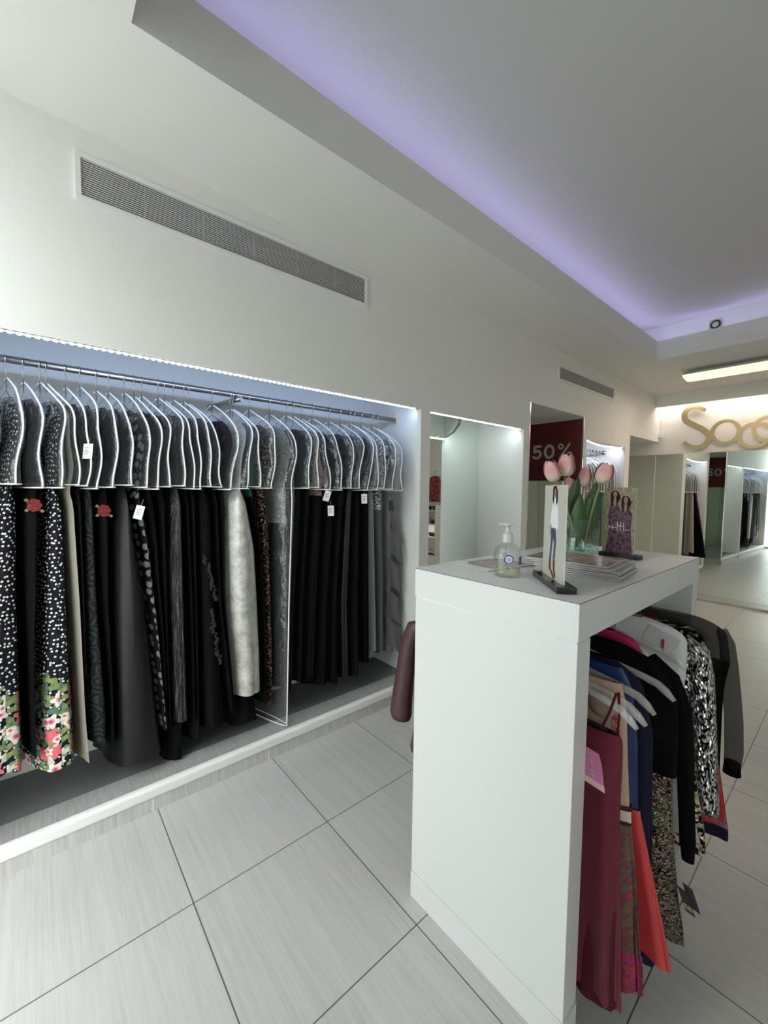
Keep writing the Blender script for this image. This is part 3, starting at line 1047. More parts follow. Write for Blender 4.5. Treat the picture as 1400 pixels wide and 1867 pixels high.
def build_rail_garments(G, where):
    n = len(G)
    for i, g in enumerate(G):
        h = g['hook']
        gp = h - G[i - 1]['hook'] if i else 0.06
        gn_ = G[i + 1]['hook'] - h if i < n - 1 else 0.08
        th = min(0.026, 0.40 * min(gp, gn_))              # half room of the top
        rows = g['rows']
        lowz = [r for r in rows if r[0] <= 1.549]
        hemrow = [r for r in rows if abs(r[0] - 1.548) < 1e-6][0]
        yc, hw = (hemrow[1] + hemrow[2]) / 2, (hemrow[2] - hemrow[1]) / 2
        zn = 2.043 + 0.006 * math.sin(i * 2.3)
        zh = 1.580 + 0.009 * math.sin(i * 1.7 + 0.5)       # hem of the cover
        z_t = 1.99

        def cen(z):
            k = min(1, max(0, (z_t - z) / (z_t - 1.56)))
            return h + (yc - h) * k, th + (hw - th) * k
        # ---- hanger
        t = thing('clothes_hanger', fit('hanger with a wire hook carrying the ' + g['desc'], 'hanger carrying the ' + g['desc']), 'hanger', (RAIL_X, h, zn - 0.1), 'hangers on the ' + where)
        hanger_mesh_parts(t, h, zn, M_CHROME, M_BLACK if i % 4 == 1 else M_ACRYL, half=0.130, drop=0.088, r=min(0.0030, th * 0.28), neck=0.050)
        for v in t.children[-1].data.vertices:
            v.co.y += gown_warp(v.co.y, v.co.z)
        # ---- gown
        R = []
        for z, hwid in ((1.955, 0.095), (1.935, 0.128), (1.90, 0.158), (1.83, 0.178), (1.75, 0.180), (1.66, 0.178)):
            c, q = cen(z)
            q = max(0.0022, q * 0.50 - 0.0016)
            R.append((z, RAIL_X - hwid, RAIL_X + hwid, c - q, c + q))
        c, q = cen(1.60)
        R.append((1.560, RAIL_X - 0.176, min(g['xf'] - 0.012, RAIL_X + 0.180), c - q * 0.42, c + q * 0.42))
        for r in lowz:
            z = r[0]
            k = 1.0
            zb = lowz[-1][0]
            if z > 1.55:
                continue
            if z == 1.548:
                z = 1.53
            if g['cover'] == 'long':
                cc, hh = (r[1] + r[2]) / 2, (r[2] - r[1]) / 2 * 0.62
                R.append((z, RAIL_X - 0.185, RAIL_X + 0.185, cc - hh, cc + hh))
                continue
            xf_ = g['xf'] - 0.004 * (z > 1.5) + g.get('flare', 0) * max(0, min(1, (1.5 - z) / 1.1))
            R.append((z, g['xb'] + 0.012 * (z > 1.5), xf_, r[1], r[2]))
        top = thing(g['name'], fit(g['desc'] + ' hanging on the ' + where, g['desc']), 'dress', (RAIL_X, yc, lowz[-1][0]), 'gowns on the ' + where)
        bod = g.get('bodice')
        pl = dict(passes=1, nu=96 if g['pl'] > 8 else 64, nv=44, pleats=g['pl'], amp=g['amp'], warp=gown_warp, seed=i * 13 + 5, hem=g['hem'])
        if bod or g.get('teal'):
            RB = [r for r in R if r[0] >= 1.525]
            RS = [(1.537,) + tuple(x for x in R[[k for k, r in enumerate(R) if r[0] == 1.53][0]][1:])] + [r for r in R if r[0] <= 1.531]
            bm = {'rose': DUSKY, 'lace': LACEB, 'beads': BEADTOP, 'ivory': GREYS}.get(bod, TEALM)
            if bod in ('lace', 'beads', 'ivory'):
                lo = [r for r in R if r[0] < 1.5][0]
                zb_ = {'lace': 1.455, 'beads': 1.43, 'ivory': 1.36}[bod]
                k = (1.53 - zb_) / (1.53 - lo[0])
                hr = [r for r in R if r[0] == 1.53][0]
                RB = RB + [(zb_,) + tuple(hr[j] + (lo[j] - hr[j]) * k for j in range(1, 5))]
                RS = [(zb_ + 0.01,) + RB[-1][1:]] + [r for r in R if r[0] < zb_]
            mb, _ = loft(RB, 64, 20, warp=gown_warp, seed=i, cap_top=False, passes=1)
            mb.obj('bodice', bm, top)
            ms, _ = loft(RS, pl['nu'], 34, pleats=g['pl'], amp=g['amp'], warp=gown_warp, seed=i * 13 + 5, hem=g['hem'], cap_top=True)
            ms.obj('skirt', g['mat'], top)
        else:
            mb, _ = loft(R, cap_top=False, **pl)
            mb.obj('gown_body', g['mat'], top)
        if g.get('under'):
            mu_, _ = loft(g['under'], 72, 16, pleats=9, amp=0.01, seed=i, hem=0.012)
            mu_.obj('underskirt', BLK, top)['label'] = 'black underskirt'
        if g.get('rose'):
            ry, rz = g['rose']
            rose(top, (g['xf'] + 0.004, ry - 0.010, rz))
        if g.get('inset'):
            lace_inset(top)
        if g.get('tiers'):
            tiers(top, g)
        if g.get('tag_at'):
            z, y, x = g['tag_at']
            swing_tag(top, (x, y or yc - 0.01, z), tilt=-0.25 if g['key'] in ('satin', 'b3') else 0.03)
            if g['key'] == 'b4':
                pass
        if g.get('tag_dark'):
            swing_tag(top, (-2.262, 1.995, 1.46), 0.03, 0.075, 0.1, M_TAGK, False)
        # ---- cover
        cr = []
        for z, hwid in cover_top_rows(h, th, zn):
            c, q = cen(z)
            q = max(0.005, q * 0.88)
            if z > zn - 0.03:
                q = min(q, 0.008)
            cr.append((z, RAIL_X - hwid, RAIL_X + hwid, c - q, c + q))
        if g['cover'] == 'short':
            c, q = cen(zh)
            cr.append((zh, RAIL_X - 0.238, RAIL_X + 0.238, c - q * 0.88, c + q * 0.88))
        else:
            cr += [(1.548, RAIL_X - 0.238, RAIL_X + 0.238, yc - hw * 0.97, yc + hw * 0.97), (0.88, RAIL_X - 0.238, RAIL_X + 0.238, 1.088, 1.165), (0.135, RAIL_X - 0.235, RAIL_X + 0.235, 1.090, 1.136)]
        if g['cover'] == 'short':
            lab = fit('clear plastic shoulder cover with white piping over the ' + g['desc'], 'clear white piped cover over the ' + g['desc'], 'clear cover over the ' + g['desc'])
            ct = thing('garment_cover', lab, 'garment cover', (RAIL_X, yc, zh), 'clear covers on the ' + where)
        else:
            ct = thing('garment_bag', 'full-length clear plastic garment bag with white piping among the black gowns', 'garment bag', (RAIL_X, yc, 0.135))
        mc, P = loft(cr, 64, 30 if g['cover'] == 'short' else 60, warp=gown_warp, seed=i, cap_top=False, passes=1, e=2.6)
        mc.obj('clear_sheet', M_VINYL, ct)
        pp = MB()
        col0 = [P[r][0] for r in range(len(P))]
        col1 = [P[r][32] for r in range(len(P))]
        pp.tube(col0, 0.0036, 7)
        pp.tube(col1, 0.0036, 7)
        hem_ring = [P[-1][j] for j in range(64)]
        pp.tube(hem_ring, 0.0032, 7, closed=True)
        pp.obj('piping', M_PIPE, ct)
        for q_ in (t, top, ct):
            sway_shear(q_)


def rose(top, c):
    """embroidered rose: rings of petals on a flat patch, two leaves"""
    n = Vector((0.93, -0.37, 0)).normalized()
    a = Vector((-n.y, n.x, 0))
    u = Vector((0, 0, 1))
    c = Vector(c)
    m = MB()
    for ring, (rad, k, sz) in enumerate(((0.0145, 7, 0.011), (0.008, 5, 0.009), (0.0, 1, 0.008))):
        for j in range(k):
            th = 2 * PI * j / k + ring
            p = c + (a * math.cos(th) + u * math.sin(th) * 1.25) * rad + n * (0.002 + 0.002 * ring)
            b = len(m.v)
            m.v.append(tuple(p + n * 0.004))
            for s in range(10):
                q = 2 * PI * s / 10
                m.v.append(tuple(p + (a * math.cos(q) + u * math.sin(q)) * sz))
            for s in range(10):
                m.face((b, b + 1 + s, b + 1 + (s + 1) % 10), 0, True, [(p.y + 0.01 * s, p.z)] * 3)
    m.obj('rose_applique', ROSE, top)['label'] = 'red embroidered rose'
    l = MB()
    for sgn, dz in ((-1, -0.02), (1, -0.023), (-1, 0.023)):
        p = c + a * sgn * 0.016 + u * dz
        l.poly([p + n * 0.003, p + a * sgn * 0.010 + u * 0.006 + n * 0.003, p + a * sgn * 0.016 - u * 0.005 + n * 0.003, p + a * sgn * 0.006 - u * 0.009 + n * 0.003])
    l.obj('leaf_applique', LEAFG, top)


def lace_inset(top):
    rnd = random.Random(3)
    for z0, z1, y0 in ((1.22, 0.98, 0.668), (0.92, 0.62, 0.690)):
        m = MB()
        for k in range(26):
            z = z0 + (z1 - z0) * k / 25
            y = y0 + 0.05 * k / 25 + rnd.uniform(-0.012, 0.012)
            r = rnd.uniform(0.006, 0.013)
            b = len(m.v)
            m.v.append((-2.244, y, z))
            for s in range(8):
                q = 2 * PI * s / 8
                m.v.append((-2.247, y + r * math.cos(q) * (0.7 + 0.3 * (s % 2)), z + r * math.sin(q)))
            for s in range(8):
                m.face((b, b + 1 + s, b + 1 + (s + 1) % 8), 0, True)
        m.obj('lace_inset', plain('raised_black_lace', (0.020, 0.020, 0.019), 0.6), top)


def tiers(top, g):
    for k, zt in enumerate((1.22, 0.98, 0.74, 0.52)):
        P = []
        for i in range(7):
            t = i / 6
            row = []
            for j in range(9):
                s = j / 8
                y = 1.992 + 0.145 * s
                z = zt + 0.10 * (1 - s) - 0.20 * t * (1.0)
                row.append((-2.296 + 0.022 * t + 0.004 * math.sin(9 * s + k), y + 0.006 * t, z - 0.03 * t * s))
            P.append(row)
        m = MB().grid(P)
        m.obj('tier_flounce', TIER, top)


# ------------------------------------------------------------------ long rail
rl = thing('garment_rail', 'long steel garment rail across the lit niche of black gowns', 'clothes rail', (RAIL_X, 0.9, RAIL_Z))
MB().tube([(RAIL_X, Y0N + 0.012, RAIL_Z), (RAIL_X, 2.193, RAIL_Z)], RAIL_R, 20).obj('rail_tube', M_STEEL, rl)
br = MB()
br.box(RAIL_X - 0.022, RAIL_X + 0.022, 2.190, 2.205, RAIL_Z - 0.03, RAIL_Z + 0.012)
br.box(RAIL_X - 0.022, RAIL_X - 0.008, 2.186, 2.205, RAIL_Z - 0.01, RAIL_Z + 0.055)
br.obj('end_bracket', M_BRASS, rl)['label'] = 'pale brass end bracket'
box_obj('end_bracket', (RAIL_X - 0.022, RAIL_X + 0.022, Y0N, Y0N + 0.014, RAIL_Z - 0.03, RAIL_Z + 0.012), M_BRASS, rl)
sb = MB()
sb.tube([(NB, 0.845, RAIL_Z - 0.05), (RAIL_X - 0.02, 0.925, RAIL_Z - 0.026), (RAIL_X + 0.03, 0.945, RAIL_Z - 0.022)], 0.013, 10, flat=((0, 0, 1), 1.2))
sb.obj('support_arm', M_STEEL, rl)

build_rail_garments(G, 'long rail')

# ------------------------------------------------------------------ far niche: shorter rail with plastic-covered gowns
SAGE = cloth('sage_green_satin', (0.20, 0.27, 0.20), 0.5)
DGREEN = cloth('dark_green_satin', (0.03, 0.08, 0.06), 0.5)
PURPLE = cloth('purple_chiffon', (0.13, 0.03, 0.22), 0.7)
BEIGE = cloth('beige_tulle', (0.52, 0.44, 0.36), 0.8)
G_LONG = G
G = []
FAR = [('purple chiffon gown nearest the red sale poster', PURPLE, 0.42), ('full black gown beside the purple chiffon gown', BLK, 0.32), ('beige tulle gown', BEIGE, 0.40),
       ('ivory gown beside the beige tulle gown', GREYS, 0.36), ('dark grey gown in the middle of the short rail', TIER, 0.34), ('champagne gown beside the dark green gown', CHAMP, 0.40),
       ('dark green satin gown', DGREEN, 0.32), ('sage green gown beside the dark green gown', SAGE, 0.36), ('rose beige gown second from the end recess', BEIGE, 0.50), ('black gown nearest the end recess', BLK, 0.36)]
for i, (d, m_, zb) in enumerate(FAR):
    y0 = 5.10 + 0.102 * i
    gn('far%d' % i, 'evening_gown', d, y0 + 0.045, [(1.548, y0, y0 + 0.098), (zb, y0 + 0.002, y0 + 0.096)], m_, pl=8, amp=0.012, hem=0.010, flare={0: 0.20, 1: 0.24, 2: 0.06}.get(i, 0))
r3 = thing('garment_rail', 'short chrome garment rail with a round end flange in the far niche', 'clothes rail', (RAIL_X, 5.6, RAIL_Z))
MB().tube([(RAIL_X, 5.012, RAIL_Z), (RAIL_X, 6.205, RAIL_Z)], RAIL_R, 18).obj('rail_tube', M_CHROME, r3)
for y, sgn in ((6.213, -1), (5.008, 1)):
    MB().lathe([(0.0, sgn * 0.03), (0.024, sgn * 0.03), (0.033, sgn * 0.018), (0.036, 0.0)], (RAIL_X, y, RAIL_Z), 20, axis='y').obj('end_flange', M_CHROME, r3)
build_rail_garments(G, 'short far rail')

# ------------------------------------------------------------------ display counter with garments hung beneath
CX0, CX1, CY0, CY1, CZT = -1.072, -0.466, 1.072, 2.270, 1.293
ct = thing('display_counter', 'tall white laminate display counter with garments hung under its top', 'counter', ((CX0 + CX1) / 2, (CY0 + CY1) / 2, 0))
bevel(box_obj('worktop', (CX0, CX1, CY0, CY1, 1.188, CZT), M_LAM, ct), 0.0012)
box_obj('worktop_seam', (CX0 - 0.0006, CX1 + 0.0006, CY0 - 0.0006, CY1 + 0.0006, CZT - 0.0022, CZT - 0.0004), M_LAMEDGE, ct)['label'] = 'dark hairline edge of the worktop'
for y0, y1 in ((CY0 + 0.002, CY0 + 0.080), (CY1 - 0.080, CY1 - 0.002)):
    p = bevel(box_obj('side_panel', (CX0 + 0.002, CX1 - 0.002, y0, y1, 0.1065, 1.183), M_LAM, ct), 0.0015)
    bevel(box_obj('plinth', (CX0, CX1, y0 - 0.002, y1 + 0.002, 0.0, 0.103), M_LAM, p), 0.0015)
    box_obj('joint', (CX0 + 0.006, CX1 - 0.006, y0 + 0.004, y1 - 0.004, 0.1, 0.11), M_TAPE, p)
    box_obj('joint', (CX0 + 0.005, CX1 - 0.005, y0 + 0.003, y1 - 0.003, 1.18, 1.19), M_TAPE, p)
R1X, R2X, RRZ = -0.615, -1.015, 1.125
for x in (R1X, R2X):
    MB().tube([(x, CY0 + 0.08, RRZ), (x, CY1 - 0.08, RRZ)], 0.0125, 16).obj('hanging_rail', M_CHROME, ct)

# fabrics for the short garments
BURG = cloth('burgundy_chiffon', (0.115, 0.010, 0.022), 0.7, 0.2, var=0.25)
BURGD = cloth('burgundy_lining', (0.075, 0.006, 0.013), 0.6)
NUDE = cloth('nude_tulle', (0.50, 0.36, 0.27), 0.8)
PRINT = blotch('brown_pink_floral_print', [(0.24, 0.17, 0.12), (0.15, 0.09, 0.07), (0.19, 0.12, 0.09), (0.13, 0.06, 0.05), (0.42, 0.03, 0.14), (0.40, 0.08, 0.04)], 19, 0.75, (1.4, 1, 1))
PRINTHOT = blotch('magenta_floral_print', [(0.10, 0.03, 0.05), (0.55, 0.02, 0.22), (0.20, 0.05, 0.05), (0.55, 0.05, 0.12), (0.03, 0.01, 0.05)], 22, 0.75)
BLUE = cloth('royal_blue_satin', (0.008, 0.030, 0.125), 0.42, spec=0.5)
CORAL = cloth('coral_satin', (0.62, 0.055, 0.060), 0.38, spec=0.5)
NAVY = cloth('navy_lace', (0.010, 0.012, 0.028), 0.8)
SEQB = sequin('bronze_sequins', (0.045, 0.033, 0.024), (0.27, 0.22, 0.165), 250, 0.6, 0.38, bias=0.10, span=0.85)
SEQS = sequin('silver_sequins', (0.06, 0.06, 0.06), (0.85, 0.85, 0.85), 135, 0.9, 0.22, (1.9, 0.8, 1), bias=0.35)
SEQG = sequin('gold_black_beads', (0.02, 0.018, 0.014), (0.55, 0.46, 0.30), 120, 0.7, 0.3, (1, 0.8, 1), bias=0.45)
SEQK = sequin('black_sequins', (0.006, 0.006, 0.006), (0.45, 0.45, 0.45), 110, 0.7, 0.3, bias=0.80)
PGREY = cloth('pale_grey_crepe', (0.42, 0.42, 0.40), 0.7)
WJKT = cloth('white_satin', (0.66, 0.67, 0.66), 0.45, spec=0.5)
FUCH = cloth('fuchsia_satin', (0.42, 0.012, 0.10), 0.45, spec=0.5)
REDFL = blotch('red_flower_print', [(0.02, 0.012, 0.05), (0.40, 0.03, 0.03), (0.45, 0.05, 0.03), (0.30, 0.12, 0.22), (0.35, 0.25, 0.35)], 14)
SHEER = sheer('sheer_black_chiffon', (0.015, 0.015, 0.016), 0.62)
SKINSH = sheer('sheer_black_mesh', (0.03, 0.028, 0.026), 0.72)
LEATH = NT('burgundy_leather')
_f = LEATH.noise(LEATH.geo(), 55, 3)
LEATH.P(Base_Color=LEATH.mix(_f, (0.050, 0.020, 0.024), (0.085, 0.036, 0.042)), Roughness=0.45, Specular_IOR_Level=0.45)
LEATH.bump(_f, 0.25, 0.004)
LEATH = LEATH.mat


def short_hanger(y, label, x=R1X, half=0.215, zn=1.062, arm=None, r=0.010):
    t = thing('clothes_hanger', label, 'hanger', (x, y, zn - 0.1), 'hangers under the counter')
    hanger_mesh_parts(t, y, zn, M_CHROME, arm or M_ACRYL, half=half, drop=0.065, x=x, rz=RRZ, rr=0.0125, r=r, flatten=0.75)
    return t


def yr(rows, y0, y1, shrink_top=0.6):
    """(z, x0, x1) rows to lofting rows between two y planes"""
    out = []
    for i, (z, a, b) in enumerate(rows):
        c, h = (y0 + y1) / 2, (y1 - y0) / 2
        k = shrink_top if i == 0 else 1.0
        out.append((z, a, b, c - h * k, c + h * k))
    return out


def sh(name, label, cat, y, zb, group='garments under the counter'):
    return thing(name, label, cat, (R1X, y, zb), group)


# burgundy chiffon dress, nearest the camera
t = sh('chiffon_dress', 'long burgundy chiffon dress with thin straps and a pink tag', 'dress', 1.20, 0.15)
m, _ = loft(yr([(0.918, -0.72, -0.400), (0.90, -0.735, -0.391), (0.833, -0.745, -0.388), (0.677, -0.75, -0.387), (0.448, -0.78, -0.374), (0.263, -0.80, -0.366), (0.146, -0.80, -0.360)], 1.165, 1.235), 96, 40, pleats=11, amp=0.024, hem=0.02, seed=2, passes=1)
m.obj('dress_body', BURG, t)
m, _ = loft(yr([(0.42, -0.77, -0.385), (0.20, -0.79, -0.372), (0.125, -0.78, -0.372)], 1.176, 1.228), 72, 14, pleats=9, amp=0.012, hem=0.02, seed=4)
m.obj('lining', BURGD, t)
for pts in ([(-0.412, 1.196, 1.035), (-0.424, 1.188, 0.98), (-0.442, 1.182, 0.925)], [(-0.410, 1.205, 1.035), (-0.404, 1.20, 0.98), (-0.405, 1.196, 0.905)]):
    MB().tube(pts, 0.0035, 8, flat=((0, 1, 0), 0.4)).obj('strap', BURGD, t)
n_ = Vector((0.55, -0.83, 0)).normalized()
tg = MB().obox((-0.455, 1.168, 0.812), Vector((0.0, 0.0, -0.050)) + Vector((0.006, 0, 0)), Vector((0.0255, 0.012, -0.012)), Vector((0.0003, -0.0006, 0)))
PINKTAG = plain('pink_tag', (0.58, 0.17, 0.36), 0.6)
PINKPALE = plain('pale_pink_tag', (0.68, 0.45, 0.44), 0.6)
o = tg.obj('swing_tag', PINKTAG, t)
o['label'] = 'pink swing tag'
MB().obox((-0.4508, 1.1667, 0.7712), Vector((0.0011, 0, -0.0092)), Vector((0.0256, 0.012, -0.012)), Vector((0.0005, -0.001, 0))).obj('pale_band', PINKPALE, o)
# white script on the tag: running vertical handwriting
sc_ = MB()
Lz = [(-0.008 * math.sin(k * 1.9) * (1 + 0.6 * math.sin(k * 0.37)), 0.036 - 0.0022 * k) for k in range(34)]
pts = [Vector((-0.455, 1.1665, 0.812)) + Vector((0.0255, 0.012, -0.012)) * (a / 0.0255 * 0.8) + Vector((-0.006 * b / 0.05, 0, b)) + Vector((0.0006, -0.0012, 0)) for a, b in Lz[:30]]
for a, b in ((0, 13), (15, 29)):
    sc_.tube(pts[a:b], 0.0006, 5)
sc_.obj('script', plain('white_ink', (0.85, 0.80, 0.82), 0.6), o)
short_hanger(1.20, 'clear plastic hanger carrying the burgundy chiffon dress', half=0.255)

# nude embroidered dress with a printed skirt
t = sh('embroidered_dress', 'nude bodice dress with pink embroidery and a brown and magenta floral skirt', 'dress', 1.28, 0.14)
m, _ = loft(yr([(1.03, -0.70, -0.430), (0.985, -0.71, -0.415), (0.90, -0.70, -0.408), (0.80, -0.67, -0.402), (0.675, -0.65, -0.392)], 1.248, 1.305), 64, 20, seed=5, passes=1)
m.obj('bodice', NUDE, t)
m, _ = loft(yr([(0.676, -0.652, -0.389), (0.635, -0.652, -0.386)], 1.245, 1.308, 1.0), 64, 6)
m.obj('belt', plain('cream_belt', (0.62, 0.56, 0.48), 0.6), t)['label'] = 'cream belt edged in maroon'
for z in (0.678, 0.634):
    m, _ = loft(yr([(z + 0.006, -0.654, -0.387), (z - 0.006, -0.654, -0.385)], 1.243, 1.31, 1.0), 64, 4)
    m.obj('belt_edging', BURGD, t)
m, _ = loft(yr([(0.632, -0.66, -0.386), (0.49, -0.70, -0.366), (0.308, -0.74, -0.348), (0.25, -0.75, -0.341)], 1.243, 1.312), 84, 26, pleats=9, amp=0.020, seed=6, passes=1)
m.obj('skirt', PRINT, t)
m, _ = loft(yr([(0.26, -0.75, -0.342), (0.142, -0.76, -0.331)], 1.243, 1.312, 1.0), 84, 14, pleats=9, amp=0.020, hem=0.012, seed=6, passes=1, amp_pow=0.0)
m.obj('skirt_border', PRINTHOT, t)['label'] = 'magenta flowered hem border'
cu = MB()
cu.lathe([(0.0, -0.022), (0.018, -0.021), (0.036, -0.014), (0.046, 0.0), (0.048, 0.006)], (-0.468, 1.252, 0.965), 24, axis='y')
cu.obj('bust_cup', cloth('beige_cup', (0.40, 0.30, 0.23), 0.7), t)
em = MB()
rnd = random.Random(11)
for (x, z) in ((-0.425, 1.0), (-0.43, 0.972), (-0.418, 0.965), (-0.428, 0.935), (-0.424, 0.905), (-0.47, 0.865), (-0.485, 0.845), (-0.45, 0.84), (-0.425, 0.87), (-0.418, 0.83)):
    for k in range(6):
        a = 2 * PI * k / 6 + rnd.random()
        em.tube([(x, 1.2455, z), (x + 0.011 * math.cos(a), 1.2445, z + 0.014 * math.sin(a))], [0.0026, 0.0012], 6)
em.obj('embroidery', plain('pink_embroidery', (0.55, 0.03, 0.10), 0.7), t)
short_hanger(1.236, 'clear plastic hanger carrying the nude embroidered dress', half=0.265)

# blue and coral dress
t = sh('satin_dress', 'royal blue bodice dress with a flared coral satin skirt', 'dress', 1.36, 0.20)
m, _ = loft(yr([(1.045, -0.70, -0.455), (1.0, -0.72, -0.425), (0.841, -0.68, -0.402), (0.623, -0.64, -0.390)], 1.335, 1.378), 64, 22, seed=7, passes=1, pleats=5, amp=0.006)
m.obj('bodice', BLUE, t)
m, _ = loft(yr([(0.628, -0.64, -0.388), (0.552, -0.66, -0.368), (0.423, -0.72, -0.335), (0.284, -0.76, -0.299), (0.205, -0.78, -0.281)], 1.325, 1.388), 84, 26, pleats=5, amp=0.022, hem=0.01, seed=8, passes=1)
m.obj('skirt', CORAL, t)['label'] = 'coral satin skirt'
short_hanger(1.318, 'clear plastic hanger carrying the blue and coral dress', half=0.262)

# navy lace dress
t = sh('lace_dress', 'dark navy lace dress between the coral skirt and the bronze sequin dress', 'dress', 1.42, 0.12)
m, _ = loft(yr([(1.04, -0.66, -0.50), (1.0, -0.72, -0.42), (0.844, -0.70, -0.381), (0.568, -0.70, -0.372), (0.310, -0.74, -0.359), (0.118, -0.76, -0.342)], 1.397, 1.445), 72, 34, pleats=8, amp=0.012, hem=0.012, seed=9, passes=1)
m.obj('dress_body', NAVY, t)
short_hanger(1.42, 'clear plastic hanger carrying the dark navy lace dress', half=0.15)

# black top with bronze sequin skirt and long sleeve
t = sh('sequin_dress', 'black long-sleeved dress with a bronze sequin skirt and black swing tags', 'dress', 1.51, 0.18)
m, _ = loft(yr([(1.068, -0.66, -0.50), (1.04, -0.72, -0.40), (0.953, -0.72, -0.346), (0.85, -0.69, -0.336), (0.709, -0.66, -0.335), (0.692, -0.66, -0.336)], 1.468, 1.536), 64, 22, seed=10, passes=1)
m.obj('bodice', BLK, t)
m, _ = loft(yr([(0.70, -0.64, -0.345), (0.496, -0.66, -0.331), (0.313, -0.70, -0.308), (0.23, -0.70, -0.292), (0.168, -0.66, -0.284)], 1.470, 1.532), 84, 30, pleats=4, amp=0.016, hem=-0.012, seed=12, passes=1)
m.obj('skirt', SEQB, t)['label'] = 'bronze sequin skirt'
m = MB().tube([(-0.43, 1.530, 1.040), (-0.375, 1.548, 0.985), (-0.345, 1.558, 0.90), (-0.333, 1.562, 0.80), (-0.323, 1.565, 0.62), (-0.312, 1.566, 0.47), (-0.308, 1.566, 0.40)],
              [0.022, 0.027, 0.028, 0.025, 0.023, 0.022, 0.017], 16, flat=((0, 1, 0), 0.6))
m.obj('sleeve', BLK, t)
TAGB = plain('black_brand_tag', (0.018, 0.018, 0.02), 0.4)
GOLDI = plain('gold_foil', (0.75, 0.62, 0.36), 0.35, 0.5)
tn = Vector((0.30, -0.95, 0)).normalized()
ta = Vector((-tn.y, tn.x, 0))
for dx, dz, dy, big in ((0.010, 0.010, 0.012, False), (0.0, 0.0, 0.0, True)):
    a2 = (ta * 0.93 + Vector((0, 0, -0.36))).normalized()
    v2 = (Vector((0, 0, 1)) * 0.93 + ta * -0.32).normalized()
    c = Vector((-0.289 + dx, 1.478 + dy, 0.338 + dz))
    o = MB().obox(c, a2 * 0.0135, v2 * 0.036, tn * 0.0006).obj('swing_tag', TAGB, t)
    o['label'] = 'black swing tag with gold letters' if big else 'plain black swing tag'
    if big:
        L = MB()
        base = c + tn * 0.0009 - v2 * 0.018

        def seg(a, b):
            p, q = base + a2 * a[0] + v2 * a[1], base + a2 * b[0] + v2 * b[1]
            L.tube([p, q], 0.0011, 6)
        k = 0.00125
        for z in (-5, 0, 5):
            seg((-8 * k, z * k), (-1 * k, z * k))
        seg((-8 * k, -5 * k), (-8 * k, 5 * k))
        for z in (-5, 0, 5):
            seg((1 * k, z * k), (7 * k, z * k))
        seg((1 * k, -5 * k), (1 * k, 5 * k))
        seg((7 * k, 0), (8 * k, 2.5 * k)); seg((8 * k, 2.5 * k), (7 * k, 5 * k)); seg((7 * k, 0), (8.5 * k, -2.5 * k)); seg((8.5 * k, -2.5 * k), (7 * k, -5 * k))
        L.obj('gold_letters', GOLDI, o)
short_hanger(1.452, 'clear plastic hanger carrying the bronze sequin dress', half=0.275)

# fuchsia garment high up
t = sh('satin_blouse', 'fuchsia satin blouse bunched over its hanger under the counter', 'blouse', 1.60, 0.9)
m, _ = loft(yr([(1.075, -0.62, -0.57), (1.060, -0.66, -0.50), (1.02, -0.68, -0.475), (0.95, -0.68, -0.49), (0.88, -0.67, -0.50)], 1.585, 1.640), 56, 16, pleats=6, amp=0.008, seed=14, passes=1)
m.obj('blouse_body', FUCH, t)
short_hanger(1.575, 'clear plastic hanger carrying the fuchsia satin blouse', half=0.20)

# pale grey dress, gold beaded dress
t = sh('crepe_dress', 'pale grey crepe dress showing as a narrow strip behind the black sleeve', 'dress', 1.67, 0.41)
m, _ = loft(yr([(1.00, -0.66, -0.54), (0.95, -0.70, -0.44), (0.736, -0.68, -0.366), (0.60, -0.66, -0.342), (0.506, -0.66, -0.323), (0.405, -0.65, -0.295)], 1.655, 1.692), 60, 24, pleats=4, amp=0.006, seed=15, passes=1)
m.obj('dress_body', PGREY, t)
short_hanger(1.672, 'clear plastic hanger carrying the pale grey crepe dress', half=0.13)
t = sh('beaded_dress', 'black and gold beaded dress behind the pale grey crepe dress', 'dress', 1.72, 0.33)
m, _ = loft(yr([(1.00, -0.66, -0.54), (0.95, -0.70, -0.45), (0.70, -0.66, -0.345), (0.501, -0.66, -0.312), (0.416, -0.66, -0.294), (0.333, -0.66, -0.290)], 1.700, 1.738), 60, 24, seed=16, passes=1)
m.obj('dress_body', SEQG, t)
short_hanger(1.712, 'clear plastic hanger carrying the black and gold beaded dress', half=0.13)

# white satin jacket on its hanger
t = sh('satin_jacket', 'white satin jacket with wide lapels hung just before the silver sequin dress', 'jacket', 1.79, 0.72)
m, _ = loft(yr([(1.10, -0.60, -0.535), (1.085, -0.68, -0.43), (1.055, -0.76, -0.388), (0.95, -0.78, -0.384), (0.80, -0.77, -0.39), (0.72, -0.76, -0.40)], 1.752, 1.822), 60, 22, pleats=5, amp=0.012, seed=17, passes=1)
m.obj('jacket_body', WJKT, t)
lp = MB().grid([[(-0.50 - 0.05 * a + 0.10 * b, 1.7515 - 0.004 * math.sin(PI * b), 1.088 - 0.13 * a - 0.035 * b) for b in np.linspace(0, 1, 6)] for a in np.linspace(0, 1, 6)])
lp.obj('lapel', WJKT, t)
MB().box(-0.455, -0.449, 1.742, 1.745, 1.0, 1.045).obj('red_thread_tab', plain('red_ribbon', (0.5, 0.02, 0.03), 0.6), t)['label'] = 'thin red ribbon tab'
short_hanger(1.7375, 'clear plastic hanger carrying the white satin jacket', half=0.235)

